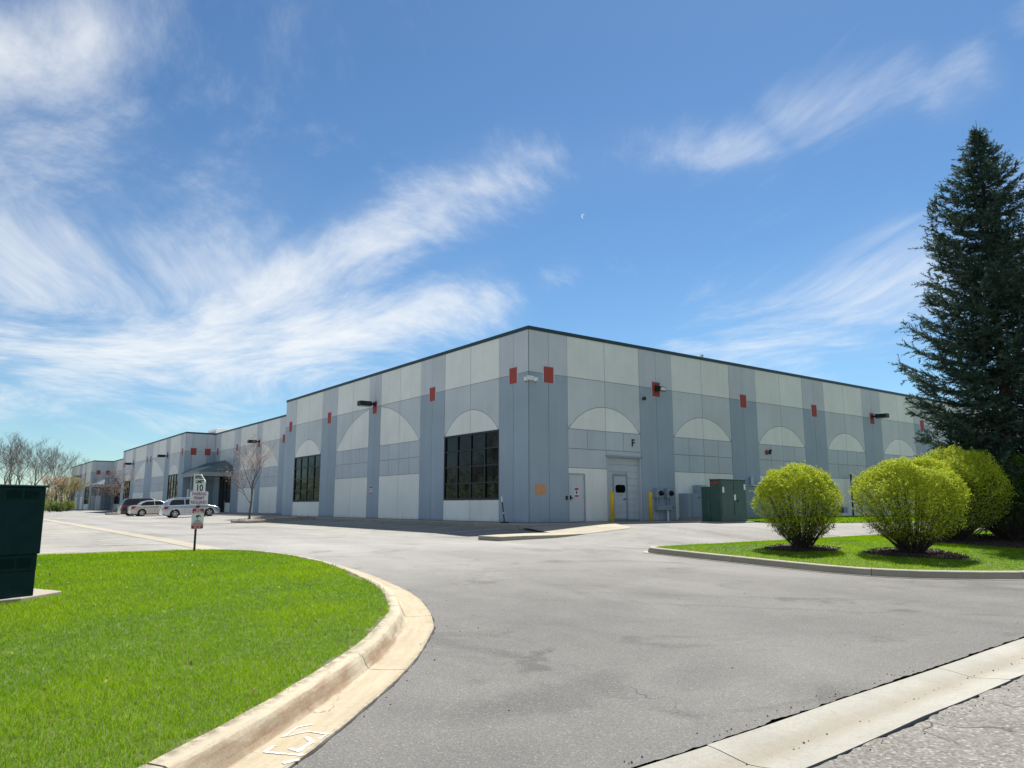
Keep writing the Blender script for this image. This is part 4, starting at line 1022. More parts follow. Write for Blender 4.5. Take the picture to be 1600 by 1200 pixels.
# camera dome on the corner
t = thing('security_camera', (U0, V0, 7.2), 'white security camera pair on the building corner', 'camera')
MB().box((U0 - .14, V0 - .16, 7.18), (U0 - .03, V0 + .02, 7.38)).box((U0 - .03, V0 - .16, 7.18), (U0 + .22, V0 - .035, 7.38)).build('housing', M['white'], t, bevel=.02)
for (dx, dy) in ((-.20, -.05), (.24, -.22)):
    MB().lathe([(0, -.13), (.06, -.12), (.10, -.06), (.105, 0), (.105, .06), (0, .07)], (U0 + dx, V0 + dy, 7.24), 'z', 14).build('dome', M['white'], t, smooth=True)
    MB().lathe([(0, -.035), (.03, -.03), (.045, 0), (0, .0)], (U0 + dx, V0 + dy, 7.105), 'z', 10).build('lens', M['black'], t)
t = tag(MB().lathe([(0, 0), (.10, 0), (.10, .04), (.05, .05), (.05, .18), (0, .18)], FR(7.34, 6.96, .19), 'y', 14).build('wall_sensor', M['bronze']), 'small dark round sensor high beside the pilaster with the flood light', 'sensor')
t = thing('alarm_bell', FR(17.73, 4.68, .04), 'red round alarm bell beside a small dark strobe', 'alarm bell')
MB().lathe([(0, 0.02), (.13, 0.02), (.14, -.03), (.11, -.09), (0, -.11)], FR(17.66, 4.68, .04), 'y', 20).build('gong', M['red'], t, smooth=True)
MB().lathe([(0, -.03), (.05, -.03), (.05, -.02)], FR(17.66, 4.68, .15), 'y', 12).build('boss', M['black'], t)
MB().prism(rect(17.92, 4.58, 18.02, 4.82), FR, .022, .12).prism(rect(17.98, 4.74, 18.12, 4.86), FR, .022, .10).build('strobe', M['bronze'], t)
# notices
tag(MB().prism(rect(.33, 2.08, .92, 2.53), FR, .0285, .036).build('orange_notice', M['orange']), 'faded orange square notice on the slate blue corner pilaster', 'notice')
def notice(name, fr, s, z, w, hh, label, d=.03):
    t = tag(MB().prism(rect(s - w / 2, z - hh / 2, s + w / 2, z + hh / 2), fr, d, d + .006).build(name, M['white']), label, 'notice')
    MB().prism(rect(s - w / 2 + .01, z + hh * .24, s + w / 2 - .01, z + hh / 2 - .01), fr, d + .0065, d + .009).build('red_band', M['signred'], t)
    MB().prism(rect(s - w / 2 + .01, z - hh / 2 + .01, s + w / 2 - .01, z - hh * .28), fr, d + .0065, d + .009).build('red_band', M['signred'], t)
    MB().prism([(s - w * .24, z - hh * .12), (s + w * .1, z - hh * .16), (s + w * .24, z + hh * .08), (s + w * .02, z + hh * .16), (s - w * .2, z + hh * .12)], fr, d + .0065, d + .009).build('pictogram', M['black'], t)
notice('door_notice', FR, 2.80, 2.20, .24, .42, 'white notice with red bands on the pale door', -.0095)
notice('wall_notice', FL, 15.42, 2.52, .30, .46, 'small white and red notice on the narrow pilaster under the box light', .029)

# bollards, marker post
for (s, lab) in ((4.32, 'yellow bollard between the pale door and the roll door'), (6.90, 'yellow bollard beside the twin electricity meters')):
    x, y = U0 + s, V0 - .75
    t = tag(MB().lathe([(0, -.2), (.095, -.2), (.095, 1.30), (.085, 1.36), (.05, 1.41), (0, 1.425)], (x, y, ZB - .012), 'z', 20).build('bollard', M['yellow'], smooth=True), lab, 'bollard', 'yellow bollards by the roll door')
x, y = U0 - .55, V0 + 1.05
t = thing('marker_post', (x, y, ZB - .012), 'leaning black and white marker post on the walk by the corner', 'marker post')
MB().lathe([(0, 0), (.21, 0), (.21, .03), (.08, .06), (0, .06)], (x, y, ZB - .012), 'z', 16).build('base', M['rubber'], t)
def lp(z): return (x - .09 * z - .02, y + .06 * z, ZB - .012 + z)
MB().tube([lp(.04), lp(.92)], .028, 10).build('tube', M['black'], t)
MB().tube([lp(.92), lp(1.16)], .040, 10).build('white_top', M['white'], t)
MB().tube([lp(.40), lp(.47)], .034, 10).build('white_band', M['white'], t)

# ------------------------------------------------------------------ meters and cabinets along the right wall
t = thing('electricity_meters', FR(8.5, .9, .1), 'twin grey electricity meters on a shared wiring trough', 'meter')
for s in (8.16, 8.93):
    b_ = MB().prism(rect(s - .24, 1.98, s + .24, 2.47), FR, .035, .26).build('meter_box', M['greymetal'], t, bevel=.015)
    MB().lathe([(0, -.14), (.11, -.13), (.13, -.05), (.13, 0), (0, 0)], FR(s + .04, 2.22, .26), 'y', 18).build('glass_dial', M['glass'], b_, smooth=True)
    for dx in (-.10, .10): MB().tube([FR(s + dx, 1.60, .14), FR(s + dx, 1.985, .14)], .035, 8).build('conduit', M['greymetal'], t)
MB().prism(rect(8.0, 1.37, 9.10, 1.61), FR, .035, .25).build('trough', M['greymetal'], t, bevel=.012)
MB().tube([FR(8.82, 1.38, .14), FR(8.84, .85, .14)], .06, 10).build('riser', M['white'], t)
MB().tube([FR(9.0, 1.38, .14), FR(9.02, .85, .14)], .04, 10).build('riser', M['greymetal'], t)
MB().prism(rect(9.10, 1.44, 9.24, 1.56), FR, .05, .18).build('junction_box', M['bronze'], t)
t = thing('switch_cabinet', FR(10.35, ZB, .3), 'low grey switch cabinet on a plinth near the meters', 'cabinet')
MB().prism(rect(9.82, .98, 10.92, 2.22), FR, .03, .62).build('body', M['greymetal'], t, bevel=.012)
MB().prism(rect(10.14, 1.02, 10.88, 2.17), FR, .621, .64).build('door', M['greymetal'], t)
MB().prism(rect(10.62, 1.98, 10.74, 2.03), FR, .641, .66).build('latch', M['bronze'], t)
MB().prism(rect(9.74, ZB - .25, 11.6, .98), FR, .03, .75).build('plinth', M['walk'], t)
t = thing('meter_cabinet', FR(11.3, 1.9, .2), 'tall grey wall cabinet with conduits behind the switch cabinet', 'cabinet')
MB().prism(rect(10.95, 1.90, 11.62, 2.66), FR, .03, .42).build('body', M['greymetal'], t, bevel=.012)
MB().prism(rect(11.04, 1.98, 11.40, 2.58), FR, .421, .44).build('door', M['greymetal'], t)
for s in (11.22, 11.5, 11.72): MB().tube([FR(s, .98, .2), FR(s, 1.95, .2)], .035, 8).build('conduit', M['lightmetal'], t)
MB().prism(rect(11.64, 1.8, 11.86, 2.5), FR, .03, .16).build('side_box', M['lightmetal'], t)
MB().tube([FR(11.0, 1.45, .24), FR(11.9, 1.45, .24)], .03, 8).build('clamp_bar', M['bronze'], t)
x0, y0 = 29.0, 22.35
zg = hz(29, 22) + .06
strip('transformer_pad', [(x0 - .6, y0 - .25), (x0 + 2.15, y0 - .25), (x0 + 2.15, y0 + 2.1), (x0 - .6, y0 + 2.1)], zg, M['walk'], zb=.25)['kind'] = 'structure'
t = thing('pad_transformer', (x0, y0, zg), 'green pad transformer with white tags near the yellow bollards', 'transformer')
MB().box((x0, y0, zg), (x0 + 1.95, y0 + .62, zg + 1.95)).build('door_compartment', M['green'], t, bevel=.02)
MB().box((x0 - .02, y0 - .02, zg + 1.951), (x0 + 1.97, y0 + .64, zg + 2.0)).build('lid', M['green'], t, bevel=.01)
MB().box((x0 - .03, y0 + .624, zg), (x0 + 1.9, y0 + 1.12, zg + 1.66)).build('tank', M['green'], t, bevel=.02)
for a, b_ in ((.06, .95), (1.0, 1.89)): MB().box((x0 + a, y0 - .018, zg + .28), (x0 + b_, y0 - .0005, zg + 1.86)).build('door', M['green'], t)
for a, z in ((.12, 1.35), (.98, 1.0), (1.76, 1.5)): MB().box((x0 + a, y0 - .026, zg + z), (x0 + a + .13, y0 - .0185, zg + z + .27)).build('tag', M['white'], t)
MB().box((x0 + 1.22, y0 - .05, zg + .92), (x0 + 1.28, y0 - .0185, zg + 1.02)).build('latch', M['bronze'], t)
MB().box((x0 - .012, y0 + .10, zg + 1.76), (x0 - .0005, y0 + .5, zg + 1.86)).build('warning_strip', M['signred'], t)
t = thing('grey_enclosure', FR(15.6, ZB, .6), 'large plain grey enclosure between the transformer and the round shrub', 'enclosure')
MB().prism(rect(14.1, ZB - .1, 17.6, 2.64), FR, .04, 1.0).build('body', M['greymetal'], t, bevel=.015)
MB().prism(rect(14.05, 2.641, 17.65, 2.70), FR, .035, 1.05).build('lid', M['greymetal'], t)
MB().prism(rect(15.86, 2.72, 16.1, 3.2), FR, .04, .16).build('label_box', M['lightmetal'], t)
t = tag(MB().tube([FR(26.2, .6, .35), FR(26.25, 3.62, .35)], .055, 10).build('steel_pole', M['bronze']), 'thin dark steel pole against the wall between the round shrubs', 'pole')
MB().lathe([(0, 0), (.05, 0), (.05, .1), (0, .1)], FR(26.32, 2.95, .36), 'y', 10).build('red_marker', M['signred'], t)
t = thing('gas_meter', FR(24.5, .9, .4), 'dark gas meter pipework behind the first round shrub', 'gas meter')
MB().tube([FR(24.0, .7, .3), FR(24.0, 1.5, .3), FR(24.4, 1.62, .3), FR(25.1, 1.5, .3), FR(25.1, 1.2, .3)], .05, 8).build('pipe', M['bronze'], t)
MB().lathe([(0, -.12), (.22, -.12), (.24, 0), (.22, .12), (0, .12)], FR(24.55, 1.35, .42), 'y', 16).build('regulator', M['bronze'], t)
MB().prism(rect(24.85, 1.15, 25.3, 1.5), FR, .2, .5).build('meter', M['greymetal'], t)

Pd = np.column_stack([rng.uniform(-4, 6, 260), rng.uniform(4.5, 17, 260)]); ins, zd, _e = lawn_coords(LAWN, Pd); Pd, zd = Pd[ins], zd[ins]
# ------------------------------------------------------------------ dark green cabinet on the lawn
zc = lawn_z(LAWN, .7, 11.1) + .045
pad_o = strip('cabinet_pad', PAD, zc, M['concrete'], zb=.2); pad_o['kind'] = 'structure'
rzc = R(28)
cx_, cy_ = .965, 10.98
t = thing('utility_cabinet', (cx_, cy_, zc), 'tall dark green utility cabinet on a concrete pad in the lawn', 'cabinet', rz=rzc)
O0 = Vector((0, 0, 0))
Wd, Dp, Ht = 1.75, 1.1, 1.335
def lb(mb, name, m, bevel=0, parent=None): return mb.build(name, m, parent or t, bevel=bevel, off=O0)
lb(MB().box((-Wd + .03, .02, 0), (-.022, Dp - .02, .30)), 'base', M['teal'], .01)
lb(MB().box((-Wd + .028, .018, .30), (-.020, Dp - .018, .50)), 'lower_body', M['teal'], .01)
lb(MB().box((-Wd, 0, .50), (0, Dp, Ht - .03)), 'hood', M['teal'], .014)
lb(MB().box((-Wd - .012, -.012, Ht - .03), (.018, Dp + .012, Ht)), 'lid', M['teal'], .01)
def louvres(xa, xb, z0, z1, n, y=-.001):
    for i in range(n):
        z = z0 + (z1 - z0) * i / n; dz = (z1 - z0) / n
        v_ = [(xa, y, z), (xb, y, z), (xb, y - .010, z + dz * .68), (xa, y - .010, z + dz * .68), (xa, y, z + dz * .8), (xb, y, z + dz * .8)]
        lb(MB().add(v_, [(0, 1, 2, 3), (3, 2, 5, 4), (0, 3, 4), (1, 5, 2), (0, 4, 5, 1)]), 'louvre', M['teal'])
for xa in (-.26, -.47): louvres(xa, xa + .17, 1.16, 1.27, 5)
for xa in (-.26, -.47): louvres(xa, xa + .17, .335, .46, 6, .017)
lb(MB().box((-.875, -.006, .54), (-.868, -.0003, Ht - .06)), 'door_seam', M['vent'])
lb(MB().lathe([(0, -.02), (.018, -.02), (.018, 0), (0, 0)], (-.68, -.0005, 1.285), 'y', 12), 'lock_pin', M['lightmetal'])
lb(MB().box((.0005, .12, .52), (.035, .16, 1.24)), 'side_flange', M['teal'])

# ------------------------------------------------------------------ sign post
su_, sv_ = 4.50, 17.78; sz = lawn_z(LAWN, su_, sv_)
ST = thing('sign_post', (su_, sv_, sz), 'green post with bent speed limit, parking permit and no trespassing signs', 'sign post')
na_ = R(-70); nrm = Vector((math.cos(na_), math.sin(na_), 0)); rgt = Vector((-nrm.y, nrm.x, 0))
def SF(x, z, d): p = Vector((su_, sv_, 0)) + rgt * x + nrm * d; return (p.x, p.y, z)
m = MB(); 
for (x, w) in ((0, .05),): m.prism([(-.025, -.012), (.025, -.012), (.025, .0), (.012, .018), (-.012, .018), (-.025, .0)], lambda a, b_, d: SF(a, sz - .25 + d, b_ - .03), 0, 2.24 - sz + .25)
m.build('post', M['post'], ST)
def plate(name, z0, z1, w, mat, d=.0, r=.03): return MB().prism(rrect(-w / 2, z0, w / 2, z1, r), SF, d, d + .003).build(name, mat, ST)
def lettering(parent, txt, z, size, mat, d, sx=1.0, bold=0.0, x=0.0, xf=None, name='lettering'):
    v_, f_ = text_mesh(txt, size, 0.0, sx, bold)
    fn = xf or (lambda a, b_: SF(a, b_, d))
    return mesh_obj(name, [fn(p[0] + x, z + p[1]) for p in v_], f_, mat, parent)
# bent speed plate
Z0 = 1.845
def bent(x, z, d=0.0):
    q = x * .80 + (z - Z0) * .60 - .272
    dd = d; xx, zz = x, z
    if q > 0:
        Rb = .055; a = min(q / Rb, 1.75); rest = q - a * Rb
        along = (Rb + d) * math.sin(a) + rest * math.cos(a); back_ = Rb - (Rb + d) * math.cos(a) + rest * math.sin(a)
        xx = x + .80 * (along - q); zz = z + .60 * (along - q); dd = -back_
        return SF(xx, zz, .006 + dd)
    # a slight twist of the whole plate
    return SF(xx - .02 * (z - Z0), zz, .006 + dd)
n1, n2 = 22, 30; g = [bent(-.152 + .304 * i / n1, Z0 + .457 * j / n2) for j in range(n2 + 1) for i in range(n1 + 1)]
g2 = [bent(-.152 + .304 * i / n1, Z0 + .457 * j / n2, -.002) for j in range(n2 + 1) for i in range(n1 + 1)]
fs = [(j * (n1 + 1) + i, j * (n1 + 1) + i + 1, (j + 1) * (n1 + 1) + i + 1, (j + 1) * (n1 + 1) + i) for j in range(n2) for i in range(n1)]
K_ = len(g)
sp_ = mesh_obj('speed_plate', g + g2, fs + [tuple(K_ + i for i in f[::-1]) for f in fs], M['white'], ST, smooth=True, fix=False)
for txt, z, size in (('SPEED', Z0 + .385, .098), ('LIMIT', Z0 + .285, .098), ('10', Z0 + .145, .205)):
    lettering(sp_, txt, z, size, M['black'], 0, 0.92, .004, xf=lambda a, b_: bent(a, b_, .0022))
pk = plate('permit_plate', 1.605, 1.918, .455, M['white'], .010)
for txt, z in (('PARKING', 1.855), ('PERMIT', 1.765), ('REQUIRED', 1.672)): lettering(pk, txt, z, .092, M['signpurple'], .0145, .92, .003)
nt_ = plate('trespass_plate', 1.085, 1.545, .305, M['white'], .010)
MB().prism(rrect(-.145, 1.43, .145, 1.537, .02), SF, .0132, .0140).build('red_band', M['signred'], nt_)
MB().prism(rrect(-.145, 1.093, .145, 1.185, .02), SF, .0132, .0140).build('red_band', M['signred'], nt_)
lettering(nt_, 'NO', 1.502, .062, M['white'], .0150, 1, .003); lettering(nt_, 'TRESPASSING', 1.452, .040, M['white'], .0150, .95, .002)
ic = MB().prism([(-.055, 1.375), (.035, 1.400), (.05, 1.365), (-.04, 1.335)], SF, .0132, .015).prism([(-.005, 1.34), (.02, 1.347), (.0, 1.295), (-.03, 1.29), (-.03, 1.305), (-.012, 1.308)], SF, .0132, .015).prism([(.045, 1.375), (.07, 1.382), (.075, 1.36), (.052, 1.355)], SF, .0132, .015)
ic.build('camera_pictogram', M['black'], nt_)
for txt, z, s_ in (('PROPERTY', 1.262, .030), ('IS PROTECTED BY', 1.232, .028), ('VIDEO SURVEILLANCE', 1.203, .026)): lettering(nt_, txt, z, s_, M['black'], .0150, .95, .001)
for txt, z in (('VIOLATORS WILL BE', 1.158), ('PROSECUTED', 1.122)): lettering(nt_, txt, z, .028, M['white'], .0150, .95, .001)
for z in (2.02, 1.89, 1.63, 1.50, 1.12): MB().lathe([(0, -.006), (.011, -.006), (.011, 0), (0, 0)], SF(0, z, .022), 'y', 8).build('bolt', M['bronze'], ST)
MB().prism(rect(-.035, 1.555, .035, 1.60), SF, -.03, .016).build('clamp', M['black'], ST)

# ------------------------------------------------------------------ cars
def make_car(name, paint, L, W, H, wb, cab, belt, deck, label, rimd=.215, fx=.88):
    """cab: rear base, rear roof, front roof, front base as fractions of L from the middle; deck: boot height or None"""
    t = thing(name, (0, 0, 0), label, 'car'); h2 = L / 2
    rx, fx_ = -wb / 2 - .02, wb / 2 + .04; wr = .325; ar = .375; zb = .20
    top = [(-h2 + .02, .34), (-h2, .50), (-h2 + .015, .70)]
    if deck: top += [(-h2 + .05, deck - .10), (-h2 + .14, deck), (cab[0] * L, deck + .04)]
    else: top += [(-h2 + .07, belt - .04), (-h2 + .14, belt)]
    top += [(cab[0] * L + .35, belt + .005), (cab[3] * L - .25, belt - .01), (cab[3] * L, belt - .02), (h2 - .38, belt - .19), (h2 - .12, belt - .30), (h2 - .02, .56), (h2, .44), (h2 - .05, .26)]
    bot = []
    for c in (fx_, rx):
        bot += [(c + ar + .02, zb)] + [(c + ar * math.cos(a), wr + ar * math.sin(a)) for a in np.linspace(-.12, math.pi + .12, 12)] + [(c - ar - .02, zb)]
    poly = top + bot + [(-h2 + .10, .25)]
    fr = lambda x, z, d: (x, d, z)
    body = MB().prism(poly, fr, -W / 2, W / 2).build('body', paint, t, bevel=.055, seg=3, off=O0)
    body.data.polygons.foreach_set('use_smooth', [True] * len(body.data.polygons))
    body.data.set_sharp_from_angle(angle=R(42)) if hasattr(body.data, 'set_sharp_from_angle') else None
    zb_, zr = belt - .03, H; x0, x1, x2, x3 = [c * L for c in cab]
    def hw(z): return np.interp(z, [zb_, zr], [W / 2 - .045, W / 2 - .27])
    cp = [(x0, zb_), (x0 + (x1 - x0) * .62, zb_ + (zr - zb_) * .70), (x1, zr - .05), (x1 + .22, zr - .005), ((x1 + x2) / 2, zr), (x2 - .15, zr - .02), (x2 + .05, zr - .075), (x2 + (x3 - x2) * .5, zb_ + (zr - zb_) * .5), (x3, zb_)]
    n = len(cp); vs = [(x, -hw(z), z) for x, z in cp] + [(x, hw(z), z) for x, z in cp]
    cabin = MB().add(vs, [tuple(range(n)), tuple(range(2 * n - 1, n - 1, -1))] + [((i + 1) % n, i, n + i, n + (i + 1) % n) for i in range(n)]).build('cabin', paint, t, bevel=.04, seg=3, off=O0)
    cabin.data.polygons.foreach_set('use_smooth', [True] * len(cabin.data.polygons))
    zt = zr - .11; zl = belt + .03
    fxr = lambda z: np.interp(z, [zb_, zb_ + (zr - zb_) * .70, zr - .05], [x0, x0 + (x1 - x0) * .62, x1])
    fxf = lambda z: np.interp(z, [zb_, zb_ + (zr - zb_) * .5, zr - .075], [x3, x2 + (x3 - x2) * .5, x2 + .05])
    mid = (x1 + x2) / 2 + .10
    for sgn in (-1, 1):
        P = lambda x, z: (x, sgn * (hw(z) + .012), z)
        for poly_ in ([(fxr(zl) + .26, zl), (mid - .04, zl), (mid - .04, zt), (fxr(zt) + .20, zt), (fxr((zl + zt) / 2) + .20, (zl + zt) / 2 + .05)], [(mid + .04, zl), (fxf(zl) - .30, zl), (fxf((zl + zt) / 2) - .18, (zl + zt) / 2), (fxf(zt) - .14, zt), (mid + .04, zt)]):
            mb = MB(); k_ = len(poly_); vs = [P(*p) for p in poly_] + [(P(*p)[0], P(*p)[1] - sgn * .03, P(*p)[2]) for p in poly_]
            mb.add(vs, [tuple(range(k_)), tuple(range(2 * k_ - 1, k_ - 1, -1))] + [((i + 1) % k_, i, k_ + i, k_ + (i + 1) % k_) for i in range(k_)]).build('side_window', M['carglass'], t, off=O0)
    def screen(fx__, name, s):
        zs = (zl + .02, (zl + zt) / 2, zt + .02); vs = []
        for z in zs:
            for sg in (-1, 1): vs.append((fx__(z) + s * .016, sg * (hw(z) - .07), z + .004))
        for z in zs:
            for sg in (-1, 1): vs.append((fx__(z) - s * .02, sg * (hw(z) - .07), z))
        MB().add(vs, [(0, 1, 3, 2), (2, 3, 5, 4), (6, 8, 9, 7), (8, 10, 11, 9), (0, 6, 7, 1), (4, 5, 11, 10), (0, 2, 8, 6), (2, 4, 10, 8), (1, 7, 9, 3), (3, 9, 11, 5)]).build(name, M['carglass'], t, off=O0)
    screen(fxf, 'windscreen', 1); screen(fxr, 'rear_window', -1)
    for c in (rx, fx_):
        for sgn in (-1, 1):
            y = sgn * (W / 2 - .11)
            w = MB().lathe([(0, -.02), (.06, -.03), (rimd - .02, -.015), (rimd, -.09), (rimd, .09)], (c, y, wr), 'y', 24)
            w = MB()
            for j in range(5):
                a = 2 * math.pi * j / 5 + .3; ca_, sa_ = math.cos(a), math.sin(a); pa, pb = -sa_, ca_
                q = [(c + ca_ * r_ + pa * s_, y + sgn * yy, wr + sa_ * r_ + pb * s_) for yy in (.085, .05) for (r_, s_) in ((.03, -.035), (rimd - .01, -.055), (rimd - .01, .055), (.03, .035))]
                w.add(q, [(0, 1, 2, 3), (7, 6, 5, 4), (0, 4, 5, 1), (1, 5, 6, 2), (2, 6, 7, 3), (3, 7, 4, 0)])
            w.lathe([(rimd - .018, sgn * .095), (rimd + .004, sgn * .098), (rimd + .004, sgn * .02), (rimd - .018, sgn * .02)], (c, y, wr), 'y', 24)
            w.lathe([(0, sgn * .09), (.05, sgn * .09), (.055, sgn * .05)], (c, y, wr), 'y', 12)
            wo = w.build('wheel', M['rim'], t, off=O0)
            ty = MB().lathe([(rimd, -.10), (wr - .03, -.105), (wr, -.07), (wr, .07), (wr - .03, .105), (rimd, .10), (rimd, -.10)], (c, y, wr), 'y', 28).lathe([(0, -.01), (rimd, -.01), (rimd, .01), (0, .01)], (c, y, wr), 'y', 24)
            ty.build('tyre', M['rubber'], wo, smooth=False, off=O0)
    MB().box((-h2 + .3, -W / 2 + .16, .20), (h2 - .3, W / 2 - .16, .50)).build('underbody', M['darkplastic'], t, off=O0)
    for sgn in (-1, 1):
        zt_ = belt - .03 if not deck else deck - .06
        a = W / 2
        q = [(-h2 + .005, sgn * (a - .04), zt_ - .28), (-h2 + .005, sgn * (a - .42), zt_ - .24), (-h2 + .04, sgn * (a - .40), zt_), (-h2 + .05, sgn * (a - .04), zt_), (-h2 + .30, sgn * (a + .008), zt_ - .22), (-h2 + .40, sgn * (a + .008), zt_ - .02), (-h2 + .06, sgn * (a + .006), zt_ - .27), (-h2 + .08, sgn * (a + .006), zt_ + .0)]
        MB().add(q, [(0, 1, 2, 3), (6, 4, 5, 7), (0, 3, 7, 6)]).build('tail_lamp', M['tail'], t, off=O0)
        q = [(h2 - .05, sgn * (a - .10), .60), (h2 - .02, sgn * (a - .45), .60), (h2 - .12, sgn * (a - .45), .70), (h2 - .22, sgn * (a - .08), .73), (h2 - .45, sgn * (a + .004), .76), (h2 - .25, sgn * (a + .004), .64)]
        MB().add(q, [(0, 1, 2, 3), (0, 3, 4, 5)]).build('headlamp', M['headlamp'], t, off=O0)
        for xh in (mid - .22, mid + .75): MB().box((xh - .10, sgn * (a - .004), belt - .12), (xh + .10, sgn * (a + .018), belt - .085)).build('handle', paint, t, off=O0)
        MB().box((x3 - .48, sgn * (a - .03), belt + .03), (x3 - .28, sgn * (a + .17), belt + .15)).build('mirror', paint, t, bevel=.03, off=O0)
        # shut lines
        for xs in (mid - .02, mid + .98, mid - .90):
            MB().box((xs - .006, sgn * (a + .0005), .34), (xs + .006, sgn * (a + .003), belt - .06)).build('shut_line', M['darkplastic'], t, off=O0)
    MB().box((-h2 - .012, -.26, .62 if deck else .72), (-h2 + .02, .26, .75 if deck else .85)).build('number_plate', M['white'], t, off=O0)
    return t
cA = make_car('parked_car', M['car_silverblue'], 4.38, 1.78, 1.56, 2.60, (-.465, -.36, .06, .25), 1.00, None, 'silver blue hatchback with roof rails parked by the blossom tree island')
for sgn in (-1, 1): MB().tube([(-1.35, sgn * .60, 1.53), (-1.25, sgn * .60, 1.60), (.0, sgn * .60, 1.61), (.12, sgn * .60, 1.54)], .018, 6).build('roof_rail', M['lightmetal'], cA, off=O0)
cB = make_car('parked_car', M['car_beige'], 4.60, 1.80, 1.46, 2.68, (-.40, -.21, .05, .25), .96, 1.02, 'champagne saloon car parked between the hatchback and the navy car')
cC = make_car('parked_car', M['car_navy'], 4.75, 1.85, 1.68, 2.75, (-.475, -.40, .09, .27), 1.06, None, 'dark navy estate car parked beyond the champagne saloon')
for c, u, v in ((cA, 16.05, 65.9), (cB, 15.85, 77.6), (cC, 15.75, 81.6)):
    c.location = (u, v, hz(u, v) + .004); c['group'] = 'cars parked along the walk'
    # nose up slightly with the slope of the bays
    c.rotation_euler = (0, -math.atan2(hz(u + 1.3, v) - hz(u - 1.3, v), 2.6), 0)
    c.location.z = (hz(u + 1.3, v) + hz(u - 1.3, v)) / 2 + .002

# ------------------------------------------------------------------ vegetation
def leaf_cloud(P, size, nrm_bias, tint, asp=.55):
    """diamond leaves at P (n,3) facing roughly nrm_bias (n,3)"""
    n = len(P); nn = nrm_bias + rng.normal(0, .75, (n, 3)); nn /= np.linalg.norm(nn, axis=1)[:, None] + 1e-9
    t = rng.normal(0, 1, (n, 3)); t -= (t * nn).sum(1)[:, None] * nn; t /= np.linalg.norm(t, axis=1)[:, None] + 1e-9
    b = np.cross(nn, t); s = size[:, None]
    V = np.stack([P - t * s * .5, P + b * s * asp * .5 + nn * s * .08, P + t * s * .5, P - b * s * asp * .5 + nn * s * .08], 1).reshape(-1, 3)
    i = np.arange(n)[:, None] * 4
    return V, np.concatenate([i + [0, 1, 2], i + [0, 2, 3]], 1).reshape(-1, 3), np.repeat(tint, 4)

